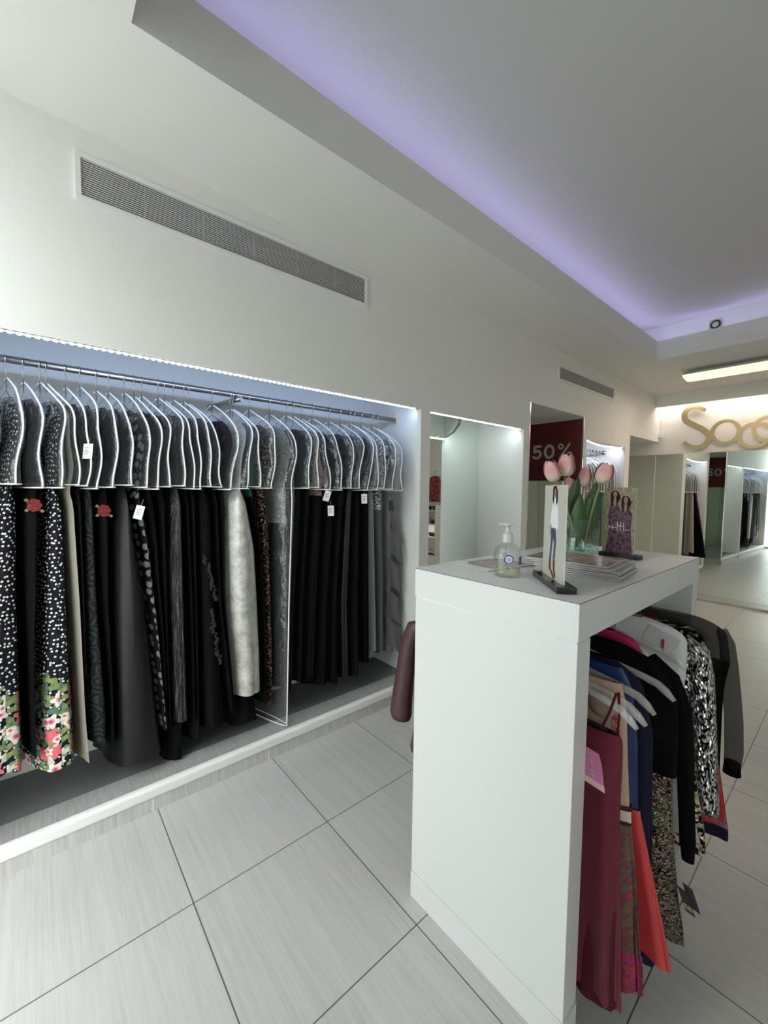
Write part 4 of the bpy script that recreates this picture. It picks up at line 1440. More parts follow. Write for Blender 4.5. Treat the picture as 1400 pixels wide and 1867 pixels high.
# silver sequin dress
t = sh('sequin_dress', 'silver sequin dress with a shaggy long sleeve', 'dress', 1.88, 0.38)
m, _ = loft(yr([(1.05, -0.66, -0.50), (1.025, -0.72, -0.40), (0.97, -0.74, -0.372), (0.70, -0.72, -0.372), (0.45, -0.72, -0.375)], 1.852, 1.915), 60, 24, seed=18, passes=1)
m.obj('dress_body', SEQS, t)
m = MB().tube([(-0.415, 1.882, 1.022), (-0.372, 1.882, 0.985), (-0.360, 1.882, 0.90), (-0.346, 1.882, 0.70), (-0.330, 1.882, 0.50), (-0.320, 1.882, 0.405), (-0.319, 1.882, 0.388)],
              [0.022, 0.034, 0.039, 0.040, 0.039, 0.036, 0.032], 20, flat=((0, 1, 0), 0.75), uv=True)
m.obj('sleeve', SEQS, t)
short_hanger(1.842, 'clear plastic hanger carrying the silver sequin dress', half=0.22)

# red flowered dress
t = sh('flowered_dress', 'red flowered dress with a navy hem, hung before the sheer black blouse', 'dress', 1.98, 0.26)
m, _ = loft(yr([(1.05, -0.66, -0.50), (0.98, -0.72, -0.40), (0.70, -0.66, -0.345), (0.525, -0.66, -0.306), (0.424, -0.68, -0.291), (0.30, -0.68, -0.270)], 1.945, 2.005), 64, 26, pleats=5, amp=0.012, seed=20, passes=1)
m.obj('dress_body', REDFL, t)
m, _ = loft(yr([(0.305, -0.68, -0.271), (0.256, -0.68, -0.268)], 1.945, 2.005, 1.0), 64, 6, pleats=5, amp=0.012, seed=20, amp_pow=0.0)
m.obj('hem_band', NAVY, t)['label'] = 'navy hem band'
m, _ = loft(yr([(1.066, -0.52, -0.44), (1.045, -0.54, -0.385), (1.01, -0.52, -0.365), (0.97, -0.50, -0.375)], 1.930, 1.944), 40, 12, seed=21, passes=1)
m.obj('sequin_collar', SEQK, t)['label'] = 'black sequin collar'
short_hanger(1.928, 'clear plastic hanger carrying the red flowered dress', half=0.22)

# sheer black blouse
t = sh('sheer_blouse', 'sheer black blouse dress with a puffed sleeve farthest under the counter', 'blouse', 2.09, 0.29)
m, _ = loft(yr([(1.07, -0.62, -0.43), (1.058, -0.72, -0.375), (1.03, -0.78, -0.328), (0.93, -0.79, -0.312), (0.905, -0.79, -0.312)], 2.055, 2.115), 60, 14, seed=22, passes=1)
m.obj('mesh_yoke', SKINSH, t)['label'] = 'see-through black mesh yoke'
m, _ = loft(yr([(0.908, -0.79, -0.311), (0.80, -0.76, -0.325), (0.701, -0.74, -0.325), (0.474, -0.74, -0.320), (0.291, -0.75, -0.315)], 2.055, 2.115, 1.0), 64, 26, pleats=6, amp=0.012, seed=23, passes=1)
m.obj('blouse_body', BLK2, t)
m = MB().tube([(-0.345, 2.085, 1.035), (-0.325, 2.085, 0.985), (-0.312, 2.085, 0.90), (-0.302, 2.085, 0.80), (-0.290, 2.085, 0.68), (-0.284, 2.085, 0.56), (-0.286, 2.085, 0.505)],
              [0.020, 0.026, 0.027, 0.029, 0.030, 0.030, 0.027], 18, flat=((0, 1, 0), 0.8))
m.obj('sleeve', SHEER, t)
MB().tube([(-0.286, 2.085, 0.515), (-0.286, 2.085, 0.465)], [0.026, 0.029], 16, flat=((0, 1, 0), 0.8)).obj('cuff', BLK, t)
MB().tube([(-0.355, 2.082, 1.045), (-0.345, 2.078, 0.99), (-0.338, 2.07, 0.92)], 0.003, 8).obj('shoulder_seam', BLK, t)
short_hanger(2.022, 'clear plastic hanger carrying the sheer black blouse', half=0.24)
for k, (y, d) in enumerate(((2.135, 'empty clear hanger nearest the far end panel of the counter'), (2.16, 'second empty clear hanger from the far end panel of the counter'))):
    short_hanger(y, d, half=0.215 + 0.01 * k)

# burgundy leather jacket on the inner rail
t = thing('leather_jacket', 'burgundy leather jacket peeking out on the gown side of the counter', 'jacket', (R2X, 1.26, 0.42), 'garments under the counter')
m, _ = loft(yr([(1.055, -1.06, -0.97), (1.035, -1.15, -0.92), (0.98, -1.20, -0.90), (0.75, -1.205, -0.90), (0.55, -1.255, -0.90), (0.420, -1.285, -0.90)], 1.222, 1.31), 64, 26, pleats=5, amp=0.01, seed=25, passes=1)
m.obj('jacket_body', LEATH, t)
m = MB().tube([(-1.185, 1.235, 1.012), (-1.235, 1.232, 0.985), (-1.262, 1.230, 0.91), (-1.277, 1.228, 0.80), (-1.293, 1.226, 0.68), (-1.303, 1.225, 0.585), (-1.303, 1.225, 0.560)],
              [0.022, 0.036, 0.042, 0.045, 0.050, 0.055, 0.048], 18, flat=((0, 1, 0), 0.8))
m.obj('sleeve', LEATH, t)
short_hanger(1.265, 'dark hanger carrying the burgundy leather jacket', x=R2X, half=0.10, arm=M_BLACK)

# ------------------------------------------------------------------ things on the counter
# sanitiser bottle
bc = (-0.782, 1.225, CZT)
t = thing('pump_bottle', 'half-empty clear hand gel pump bottle near the front of the counter', 'bottle', bc)
prof = [(0.0, 0.001), (0.040, 0.001), (0.0445, 0.005), (0.0455, 0.012), (0.0455, 0.070), (0.0435, 0.085), (0.037, 0.099), (0.026, 0.109), (0.0165, 0.114), (0.0155, 0.124)]
MB().lathe(prof, bc, 40).obj('bottle_body', clear('bottle_plastic', (0.88, 0.89, 0.89), 0.06, 0.03, 0.06, 0.25, 40, fres=0.8), t)
MB().lathe([(0.0, 0.004), (0.040, 0.004), (0.0425, 0.008), (0.0425, 0.028), (0.0, 0.028)], bc, 36).obj('gel', clear('clear_gel', (0.93, 0.93, 0.80), 0.05, 0.10, 0.1, milkcol=(0.75, 0.75, 0.62)), t)
pc = MB().lathe([(0.0185, 0.116), (0.0185, 0.140), (0.016, 0.146), (0.009, 0.150), (0.0075, 0.170), (0.012, 0.172), (0.019, 0.174), (0.020, 0.179), (0.010, 0.183), (0.0, 0.184)], bc, 28)
pc.obox((bc[0] - 0.014, bc[1] - 0.012, CZT + 0.177), (0.012, 0.010, -0.001), (-0.003, 0.0036, 0), (0, 0, 0.0028))
pc.obj('pump_head', clear('frosted_pump', (0.9, 0.9, 0.9), 0.06, 0.62, 0.3, milkcol=(0.72, 0.72, 0.70)), t)
MB().tube([(bc[0], bc[1], CZT + 0.116), (bc[0] + 0.004, bc[1], CZT + 0.015)], 0.0025, 8).obj('dip_tube', M_ACRYL, t)
vdir = Vector((0 - bc[0], 0 - bc[1], 0)).normalized()


def on_bottle(ang, z, r=0.0464):
    a = math.atan2(vdir.y, vdir.x) + ang
    return Vector((bc[0] + r * math.cos(a), bc[1] + r * math.sin(a), CZT + z))


lm, lw2 = MB(), MB()
for (m_, rad, rr) in ((lm, 0.0155, 0.0463), (lw2, 0.0115, 0.0466)):
    b = len(m_.v)
    m_.v.append(tuple(on_bottle(0.12, 0.063, rr)))
    for k in range(28):
        q = 2 * PI * k / 28
        m_.v.append(tuple(on_bottle(0.12 + rad * math.cos(q) / 0.0455, 0.063 + rad * math.sin(q), rr)))
    for k in range(28):
        m_.face((b, b + 1 + k, b + 1 + (k + 1) % 28), 0)
BLUEI = plain('blue_label_ink', (0.03, 0.09, 0.36), 0.5)
lo_ = lm.obj('round_label', BLUEI, t)
lo_['label'] = 'round blue and white label'
lw2.obj('label_centre', M_WHITEP, lo_)
tx = MB()
for zc, w_ in ((0.067, 0.14), (0.0625, 0.19), (0.058, 0.13)):
    n_ = 7
    for k in range(n_):
        a0 = 0.12 - w_ + 2 * w_ * k / n_
        tx.poly([on_bottle(a0, zc - 0.0013, 0.0468), on_bottle(a0 + 1.4 * w_ / n_, zc - 0.0013, 0.0468), on_bottle(a0 + 1.4 * w_ / n_, zc + 0.0013, 0.0468), on_bottle(a0, zc + 0.0013, 0.0468)])
tx.obj('label_lettering', BLUEI, lo_)
sl = MB()
for k in range(8):
    a0, a1 = 0.95 + 0.075 * k, 0.95 + 0.075 * (k + 1)
    sl.poly([on_bottle(a0, 0.045), on_bottle(a1, 0.045), on_bottle(a1, 0.072), on_bottle(a0, 0.072)])
so = sl.obj('back_label', BLUEI, t)
so['label'] = 'rectangular blue label'


def photo_frame(cname, label, c0, c1, h, base_len, base_w, prints, ext0=0.01, ext1=0.03):
    c0, c1 = Vector((*c0, CZT)), Vector((*c1, CZT))
    d = (c1 - c0).normalized()
    nn = Vector((d.y, -d.x, 0))            # towards the camera side
    if nn.dot(Vector((0, 0, 0)) - c0) < 0:
        nn = -nn
    wd = (c1 - c0).length
    mid = (c0 + c1) / 2
    t = thing(cname, label, 'photo display', tuple(mid))
    z0 = 0.020
    bb = MB().obox(mid + d * (ext1 - ext0) / 2 + Vector((0, 0, 0.0105)), d * (wd / 2 + (ext0 + ext1) / 2), nn * base_w / 2, Vector((0, 0, 0.0095)))
    bevel(bb.obj('base', plain('black_gloss_acrylic', (0.01, 0.01, 0.011), 0.08), t), 0.001)
    u = Vector((0, 0, 1))
    MB().obox(mid + u * (z0 + h / 2), d * wd / 2, nn * 0.0035, u * h / 2).obj('acrylic_panel', plain('frosted_panel_edge', (0.66, 0.67, 0.65), 0.15), t)

    def P(s, q, lift=0.0042):
        return mid + d * (s - 0.5) * wd + u * (z0 + q * h) + nn * lift
    return t, P


SKIN = plain('printed_skin', (0.33, 0.20, 0.14), 0.7, 0, 0.15)
HAIR = plain('printed_dark_hair', (0.022, 0.014, 0.012), 0.7, 0, 0.15)
t, P = photo_frame('photo_stand', 'tall acrylic photo stand showing a woman in a white top and jeans', (-0.685, 1.292), (-0.552, 1.158), 0.290, 0.2, 0.055, None, 0.03, 0.03)
pr_ = MB().poly([P(0.0, 0.0, 0.0037), P(1, 0, 0.0037), P(1, 1, 0.0037), P(0, 1, 0.0037)])
pic = pr_.obj('photo_print', plain('cream_photo_backdrop', (0.52, 0.50, 0.44), 0.4), t)


def pp(name, pts, m_, lift=0.0040):
    MB().poly([P(s, q, lift) for s, q in pts]).obj(name, m_, pic)


pp('printed_jeans', [(0.40, 0.545), (0.62, 0.545), (0.66, 0.40), (0.62, 0.22), (0.53, 0.20), (0.565, 0.38), (0.50, 0.44), (0.475, 0.36), (0.43, 0.19), (0.34, 0.20), (0.40, 0.38)], plain('printed_denim', (0.06, 0.08, 0.14), 0.7, 0, 0.15))
pp('printed_top', [(0.47, 0.86), (0.60, 0.86), (0.70, 0.76), (0.74, 0.56), (0.62, 0.52), (0.38, 0.52), (0.33, 0.58), (0.40, 0.76)], plain('printed_white_top', (0.74, 0.75, 0.78), 0.7, 0, 0.15))
pp('printed_face', [(0.50, 0.955), (0.58, 0.955), (0.60, 0.91), (0.545, 0.865), (0.49, 0.91)], SKIN, 0.0043)
pp('printed_hair', [(0.44, 0.97), (0.50, 0.995), (0.60, 0.99), (0.66, 0.94), (0.67, 0.83), (0.60, 0.78), (0.60, 0.94), (0.54, 0.965), (0.50, 0.94), (0.50, 0.79), (0.43, 0.84)], HAIR, 0.0045)
pp('printed_arm', [(0.35, 0.58), (0.40, 0.58), (0.39, 0.46), (0.35, 0.46)], SKIN)
pp('printed_boots', [(0.34, 0.20), (0.43, 0.19), (0.44, 0.10), (0.62, 0.03), (0.66, 0.01), (0.56, 0.005), (0.42, 0.07), (0.33, 0.09)], plain('printed_brown_boots', (0.13, 0.04, 0.03), 0.7, 0, 0.15))
pp('printed_boot', [(0.53, 0.20), (0.62, 0.21), (0.63, 0.11), (0.70, 0.03), (0.60, 0.04), (0.54, 0.11)], plain('printed_brown_boots', (0.13, 0.04, 0.03), 0.7, 0, 0.15))

t, P = photo_frame('photo_stand', 'smaller photo stand showing two women in purple dresses, behind the tulips', (-0.767, 1.976), (-0.632, 1.960), 0.290, 0.16, 0.05, None, 0.005, 0.025)
BARK = blotch('printed_pale_woodland', [(0.03, 0.025, 0.015), (0.22, 0.18, 0.10), (0.38, 0.34, 0.22), (0.06, 0.05, 0.03)], 3, 0.45, (5, 1, 1))
pr_ = MB()
b = len(pr_.v)
pr_.v += [tuple(P(s, q, 0.0037)) for s, q in ((0, 0), (1, 0), (1, 1), (0, 1))]
pr_.face((0, 1, 2, 3), 0, False, [(0, 0), (2, 0), (2, 4), (0, 4)])
pic = pr_.obj('photo_print', BARK, t)
DRS = blotch('printed_purple_dress', [(0.012, 0.005, 0.012), (0.055, 0.014, 0.04), (0.16, 0.08, 0.11), (0.02, 0.006, 0.02)], 60, 0.45)


def ppuv(name, pts, m_, lift=0.0040):
    mb = MB()
    mb.v += [tuple(P(s, q, lift)) for s, q in pts]
    mb.face(range(len(pts)), 0, False, [(s * 0.135, q * 0.29) for s, q in pts])
    mb.obj(name, m_, pic)


ppuv('printed_dress', [(0.10, 0.0), (0.55, 0.0), (0.52, 0.35), (0.56, 0.62), (0.46, 0.76), (0.22, 0.78), (0.16, 0.55), (0.20, 0.3)], DRS)
ppuv('printed_dress', [(0.50, 0.0), (0.95, 0.0), (0.88, 0.4), (0.92, 0.60), (0.80, 0.70), (0.58, 0.70), (0.54, 0.45)], DRS, 0.0042)
for s0, q0 in ((0.36, 0.88), (0.70, 0.80)):
    pp('printed_hair', [(s0 + 0.155 * math.cos(k) * (1 + 0.10 * math.cos(3 * k)), q0 + 0.10 * math.sin(k) - 0.025 - 0.03 * max(0, -math.sin(k))) for k in np.linspace(0, 2 * PI, 40)[:-1]], HAIR, 0.0044)
    pp('printed_face', [(s0 + 0.062 * math.cos(k), q0 + 0.014 + 0.050 * math.sin(k)) for k in np.linspace(0, 2 * PI, 24)[:-1]], SKIN, 0.0046)
    pp('printed_neck', [(s0 - 0.025, q0), (s0 + 0.025, q0), (s0 + 0.05, q0 - 0.13), (s0, q0 - 0.17), (s0 - 0.05, q0 - 0.13)], SKIN, 0.0046)
wi = plain('white_print_lettering', (0.72, 0.68, 0.70), 0.7, 0, 0.15)
for s0, s1, q0, q1 in ((0.18, 0.44, 0.385, 0.392), (0.20, 0.22, 0.36, 0.42), (0.30, 0.32, 0.36, 0.42), (0.46, 0.48, 0.34, 0.48), (0.56, 0.58, 0.34, 0.48), (0.46, 0.66, 0.41, 0.418), (0.66, 0.68, 0.34, 0.47), (0.72, 0.82, 0.355, 0.363)):
    pp('printed_lettering', [(s0, q0), (s1, q0), (s1, q1), (s0, q1)], wi, 0.0048)


# magazines
def magazine(label, cx, cyy, z, wdt, dep, rot, th, cover, group=None):
    t = thing('fashion_magazine', label, 'magazine', (cx, cyy, z), group)
    a = Vector((math.cos(rot), math.sin(rot), 0))
    d = Vector((-math.sin(rot), math.cos(rot), 0))
    c = Vector((cx, cyy, z + th / 2))
    MB().obox(c, a * (wdt / 2 - 0.001), d * (dep / 2 - 0.001), Vector((0, 0, th / 2 - 0.0006))).obj('pages', plain('magazine_paper', (0.55, 0.54, 0.52), 0.6), t)
    m = MB()
    top = c + Vector((0, 0, th / 2 - 0.0003))
    pts = [top - a * wdt / 2 - d * dep / 2, top + a * wdt / 2 - d * dep / 2, top + a * wdt / 2 + d * dep / 2, top - a * wdt / 2 + d * dep / 2]
    m.v += [tuple(p) for p in pts]
    m.face((0, 1, 2, 3), 0, False, [(0, 0), (wdt, 0), (wdt, dep), (0, dep)])
    lowr = [p - Vector((0, 0, th - 0.0006)) for p in pts]
    b = len(m.v)
    m.v += [tuple(p) for p in lowr]
    m.face((b + 3, b + 2, b + 1, b), 0, False, [(0, 0)] * 4)
    m.face((0, 3, b + 3, b), 0, False, [(0, 0)] * 4)
    m.obj('cover', cover, t)
    return t, a, d, top


COVA = blotch('magazine_brown_photo', [(0.62, 0.60, 0.58), (0.55, 0.50, 0.46), (0.10, 0.05, 0.04), (0.32, 0.17, 0.13), (0.12, 0.06, 0.05)], 13, 0.22)
COVB = blotch('magazine_auburn_photo', [(0.58, 0.57, 0.56), (0.50, 0.48, 0.46), (0.30, 0.16, 0.12), (0.55, 0.50, 0.48), (0.08, 0.05, 0.05)], 9, 0.2, (1, 2.5, 1))
COVC = plain('magazine_grey_cover', (0.42, 0.42, 0.42), 0.3)
t, a, d, top = magazine('open fashion magazine lying alone beside the pump bottle', -0.945, 1.372, CZT, 0.215, 0.262, -0.15, 0.004, plain('magazine_white_page', (0.66, 0.67, 0.68), 0.3))
bl = MB()
pts = [top + Vector((0, 0, 0.0004)) + a * s + d * q for s, q in ((-0.080, 0.02), (-0.06, 0.10), (0.0, 0.122), (0.085, 0.118), (0.095, 0.02), (0.085, -0.085), (0.03, -0.095), (-0.03, -0.10), (-0.07, -0.06))]
bl.v += [tuple(p) for p in pts]
bl.face(range(len(pts)), 0, False, [(p.x, p.y) for p in pts])
bl.obj('printed_photo', blotch('magazine_crumpled_brown', [(0.08, 0.045, 0.04), (0.16, 0.09, 0.08), (0.36, 0.24, 0.20), (0.48, 0.38, 0.34), (0.10, 0.06, 0.05)], 22, 0.25, (1, 1.8, 1)), t)
offs = [(-0.655, 1.540, 0.10, 0.007, COVC), (-0.652, 1.538, 0.12, 0.007, COVC), (-0.660, 1.535, 0.10, 0.007, COVC), (-0.657, 1.537, 0.13, 0.007, COVC), (-0.672, 1.533, 0.09, 0.007, COVC), (-0.690, 1.530, 0.10, 0.008, COVB)]
z = CZT
names = ['lowest magazine of the stack beside the photo stand', 'second magazine from the bottom of the stack', 'third magazine from the bottom of the stack', 'fourth magazine from the bottom of the stack', 'grey magazine just under the top one of the stack', 'topmost magazine of the stack with an auburn haired cover']
for (x, y, r, th, cv), nm in zip(offs, names):
    magazine(nm, x, y, z, 0.285, 0.235, r, th, cv, 'magazines stacked on the counter')
    z += th + 0.0004
STACKTOP = z

# vase with tulips
VC = (-0.825, 1.868, CZT + 0.0006)
t = thing('glass_vase', 'round clear glass vase holding pink tulips on the counter', 'vase', VC)
MB().lathe([(0.0, 0.0), (0.079, 0.0), (0.080, 0.004), (0.080, 0.165), (0.0765, 0.165), (0.076, 0.018), (0.0, 0.016)], VC, 48).obj('vase_glass', M_GLASS, t)
MB().lathe([(0.0, 0.017), (0.0755, 0.018), (0.0755, 0.088), (0.0, 0.088)], VC, 44).obj('water', clear('vase_water', (0.90, 0.97, 0.93), 0.01, 0.015, 0.02, milkcol=(0.5, 0.6, 0.55), fres=0.12), t)
rnd = random.Random(5)
PEB = clear('glass_pebble', (0.72, 0.88, 0.82), 0.10, 0.16, 0.05, milkcol=(0.55, 0.68, 0.64))
pebm = MB().lathe([(0.0, -0.007), (0.009, -0.005), (0.012, 0.0), (0.009, 0.005), (0.0, 0.007)], (0, 0, 0), 12).mesh('pebble')
pebm.materials.append(PEB)
for k in range(26):
    a, r = rnd.uniform(0, 6.28), 0.060 * math.sqrt(rnd.random())
    o = bpy.data.objects.new('glass_pebble', pebm)
    COL.objects.link(o)
    o.parent = t
    o.location = (r * math.cos(a), r * math.sin(a), 0.026 + 0.013 * (k // 10) + rnd.uniform(0, 0.004))
    o.rotation_euler = (rnd.uniform(-0.6, 0.6), rnd.uniform(-0.6, 0.6), 0)

RD = Vector((0.649, 0.761, 0))           # along the picture's horizontal at the vase
DD = Vector((-0.761, 0.649, 0))


def petal_mat():
    n = NT('pink_tulip_petal')
    v = n.n('SeparateXYZ', {0: n.uv()}).outputs[1]
    u = n.n('SeparateXYZ', {0: n.uv()}).outputs[0]
    st = n.noise(n.uv(), 1.0, 3, 0.6, (30, 2, 1))
    k = n.math('ADD', v, n.math('MULTIPLY', n.math('SUBTRACT', st, 0.5), 0.25))
    c = n.ramp(k, [(0.0, (0.62, 0.62, 0.36)), (0.18, (0.74, 0.58, 0.50)), (0.55, (0.70, 0.36, 0.36)), (1.0, (0.76, 0.45, 0.44))])
    n.P(Base_Color=c, Roughness=0.55, Subsurface_Weight=0.0, Specular_IOR_Level=0.3)
    return n.mat


PETAL = petal_mat()
STEM = plain('tulip_stem', (0.22, 0.30, 0.10), 0.5)
nl = NT('tulip_leaf')
st = nl.noise(nl.uv(), 1.0, 3, 0.6, (60, 3, 1))
nl.P(Base_Color=nl.ramp(st, [(0.3, (0.040, 0.085, 0.032)), (0.7, (0.085, 0.150, 0.060))]), Roughness=0.5)
nl.bump(st, 0.25, 0.003)
LEAF = nl.mat


def vp(d, z, q=0.0):
    return Vector(VC) + RD * d + DD * q + Vector((0, 0, z - CZT))


def tulip(label, head_d, head_q, zb, H, Wd, lean, base_d, open_=1.0, seed=0, leaves=()):
    rnd = random.Random(seed)
    hb = vp(head_d, zb, head_q)
    t = thing('tulip', label, 'flower', tuple(vp(base_d, CZT + 0.03)), 'pink tulips in the vase')
    p0 = vp(base_d * 0.6, CZT + 0.035, head_q * 0.3)
    p3 = hb
    up = (Vector((0, 0, 1)) + RD * lean[0] + DD * lean[1]).normalized()
    p2 = hb - up * 0.09
    p1 = p0 + (p2 - p0) * 0.45 + Vector((0, 0, 0.02))
    pts = []
    for k in range(15):
        s = k / 14
        pts.append(p0 * (1 - s) ** 3 + p1 * 3 * s * (1 - s) ** 2 + p2 * 3 * s * s * (1 - s) + p3 * s ** 3)
    MB().tube(pts, 0.0042, 10).obj('stem', STEM, t)
    e1 = up.cross(Vector((0.3, 0.9, 0.1))).normalized()
    e2 = up.cross(e1)
    for k in range(6):
        inner = k >= 3
        a0 = 2 * PI * (k % 3) / 3 + (PI / 3 if inner else 0) + rnd.uniform(-0.08, 0.08)
        ht = H * (1.0 if not inner else 0.96) * rnd.uniform(0.97, 1.03)
        g, uvs = [], []
        for i in range(15):
            v = i / 14
            R = Wd / 2 * (0.10 + 0.90 * math.sin(PI * min(1, (v * 0.92 + 0.04)) ** 0.80) ** 0.62) * (0.90 if inner else 1.0)
            R = R * (1 - 0.0) + Wd * 0.16 * open_ * max(0, v - 0.62) + Wd * 0.05 * max(0, v - 0.8)
            hw = 0.80 * (math.sin(PI * (v * 0.80 + 0.12)) ** 0.55) * (1.0 if v < 0.75 else max(0.10, math.sqrt(max(0.0, 1 - ((v - 0.75) / 0.255) ** 2))))
            row, ur = [], []
            for j in range(9):
                u = j / 4 - 1
                th = a0 + u * hw
                rr = R * (1 + 0.07 * u * u * (1 if not inner else -0.3)) + 0.0015 * math.sin(5 * v + 3 * u + k)
                row.append(hb + e1 * rr * math.cos(th) + e2 * rr * math.sin(th) + up * ht * v)
                ur.append((u * 0.02 + 0.1 * k, v))
            g.append(row)
            uvs.append(ur)
        MB().grid(g, 0, True, uvs).obj('petal', PETAL, t)
    for lf in leaves:
        leaf(t, *lf)
    return t


def leaf(t, b, tip, wid, bow=0.02, face=0.0):
    """b, tip: (d, z, q)"""
    B, Tp = vp(b[0], b[1], b[2]), vp(tip[0], tip[1], tip[2])
    axis = (Tp - B)
    L = axis.length
    axis.normalize()
    side = (RD * math.cos(face) + DD * math.sin(face))
    side = (side - axis * side.dot(axis)).normalized()
    nrm = axis.cross(side)
    g, uvs = [], []
    for i in range(22):
        v = i / 21
        w = wid / 2 * (math.sin(PI * (v ** 0.85) * 0.97 + 0.03) ** 0.75) * (0.35 + 0.65 * min(1, v * 4)) if v < 1 else 0.0006
        row, ur = [], []
        for j in range(9):
            u = j / 4 - 1
            off = nrm * (bow * math.sin(PI * v) - 0.35 * w * (1 - u * u) + 0.003 * math.sin(7 * v + 2 * u))
            row.append(B + axis * L * v + side * w * u + off)
            ur.append((u * 0.03, v * L))
        g.append(row)
        uvs.append(ur)
    MB().grid(g, 0, True, uvs).obj('leaf', LEAF, t)


tulip('pale pink tulip leaning over the top of the tall photo stand', -0.130, -0.02, 1.628, 0.095, 0.068, (-0.30, 0.0), -0.03, 1.0, 1)
tulip('tallest pink tulip in front of the white percent sign', -0.075, 0.0, 1.650, 0.100, 0.074, (0.06, 0.0), -0.02, 1.1, 2, [((-0.050, CZT + 0.07, 0.0), (-0.004, 1.648, 0.02), 0.074, 0.012, 0.2)])
tulip('low drooping pink tulip half hidden behind the photo stand', -0.122, -0.05, 1.562, 0.062, 0.075, (-0.75, -0.1), -0.035, 1.3, 3, [((-0.030, CZT + 0.03, -0.03), (-0.022, 1.572, -0.045), 0.070, 0.010, -0.1)])
tulip('small pink tulip low behind the tallest one', -0.052, 0.045, 1.583, 0.070, 0.052, (0.45, 0.2), -0.01, 1.0, 4, [((0.022, CZT + 0.05, 0.0), (0.036, 1.562, -0.02), 0.074, 0.010, 0.1)])
tulip('narrow pink tulip left of the round open one', 0.028, 0.04, 1.606, 0.085, 0.058, (0.10, 0.0), 0.02, 0.8, 5, [((0.050, CZT + 0.06, 0.03), (0.082, 1.628, 0.03), 0.074, 0.014, -0.3)])
tulip('round pink tulip nearest the smaller photo stand', 0.070, -0.03, 1.622, 0.090, 0.074, (0.28, -0.1), 0.03, 1.2, 6)

# ------------------------------------------------------------------ red sale poster
def text_obj(txt, size, depth, bold=0.0):
    cu_ = bpy.data.curves.new('lettering', 'FONT')
    cu_.body = txt
    cu_.size = size
    cu_.extrude = depth
    cu_.offset = bold
    tmp = bpy.data.objects.new('lettering', cu_)
    COL.objects.link(tmp)
    dg = bpy.context.evaluated_depsgraph_get()
    me = bpy.data.meshes.new_from_object(tmp.evaluated_get(dg))
    bpy.data.objects.remove(tmp)
    return me


t = thing('sale_poster', 'dark red sale poster reading 50% on the side of the deep recess', 'poster', (-2.53, 4.906, 1.706))
REDP = plain('dark_red_poster', (0.105, 0.006, 0.006), 0.55)
box_obj('poster_sheet', (-2.90, -2.186, 4.902, 4.906, 1.706, 2.426), REDP, t)
poster = t

# ------------------------------------------------------------------ golden letters over the back mirror
GOLD = plain('satin_gold', (0.50, 0.42, 0.24), 0.36, 0.75)
t = thing('shop_sign', 'golden script letters beginning with a large S on the back wall', 'sign', (-1.3, 7.55, 2.2))
YS = 7.548


def ribbon(pts, wid, closed=False, depth=0.022):
    """flat letter stroke in the x-z plane with width list"""
    N = len(pts)
    L, Rr = [], []
    for i in range(N):
        if closed:
            a, b = pts[i - 1], pts[(i + 1) % N]
        else:
            a, b = pts[max(0, i - 1)], pts[min(N - 1, i + 1)]
        tx_, tz_ = b[0] - a[0], b[1] - a[1]
        l = math.hypot(tx_, tz_)
        nx, nz = -tz_ / l, tx_ / l
        w_ = wid[i] / 2
        L.append((pts[i][0] + nx * w_, pts[i][1] + nz * w_))
        Rr.append((pts[i][0] - nx * w_, pts[i][1] - nz * w_))
    m = MB()
    M = N if closed else N - 1
    for i in range(N):
        for (x, z) in (L[i], Rr[i]):
            m.v.append((x, YS - depth, z))
        for (x, z) in (L[i], Rr[i]):
            m.v.append((x, YS, z))
    for i in range(M):
        a, b = 4 * i, 4 * ((i + 1) % N)
        m.face((a, a + 1, b + 1, b))
        m.face((a + 2, b + 2, b + 3, a + 3))
        m.face((a, b, b + 2, a + 2), 0, True)
        m.face((a + 1, a + 3, b + 3, b + 1), 0, True)
    if not closed:
        m.face((0, 2, 3, 1))
        e = 4 * (N - 1)
        m.face((e, e + 1, e + 3, e + 2))
    return m


def spline(pts, n):
    out = []
    P = [pts[0]] + list(pts) + [pts[-1]]
    for i in range(len(pts) - 1):
        p0, p1, p2, p3 = P[i], P[i + 1], P[i + 2], P[i + 3]
        for k in range(n):
            t_ = k / n
            out.append(tuple(0.5 * (2 * p1[j] + (p2[j] - p0[j]) * t_ + (2 * p0[j] - 5 * p1[j] + 4 * p2[j] - p3[j]) * t_ ** 2 + (3 * p1[j] - p0[j] - 3 * p2[j] + p3[j]) * t_ ** 3) for j in range(2)))
    out.append(tuple(pts[-1]))
    return out


S_ = spline([(-1.577, 2.783), (-1.653, 2.844), (-1.738, 2.856), (-1.805, 2.817), (-1.831, 2.743), (-1.803, 2.656), (-1.704, 2.58), (-1.597, 2.506), (-1.524, 2.423), (-1.517, 2.354), (-1.576, 2.271), (-1.658, 2.249), (-1.754, 2.281), (-1.82, 2.343)], 8)
wS = [0.050 + 0.034 * abs(math.sin(PI * i / (len(S_) - 1))) ** 1.5 for i in range(len(S_))]
ribbon(S_, wS).obj('letter', GOLD, t)


def ring(cx, cz, rx, rz, a0, a1, w0, w1, n=56):
    full = abs(a1 - a0) >= 359
    A = [math.radians(a0 + (a1 - a0) * i / (n if full else n - 1)) for i in range(n)]
    return ribbon([(cx + rx * math.cos(a), cz + rz * math.sin(a)) for a in A], [w0 + (w1 - w0) * abs(math.cos(a)) for a in A], full)


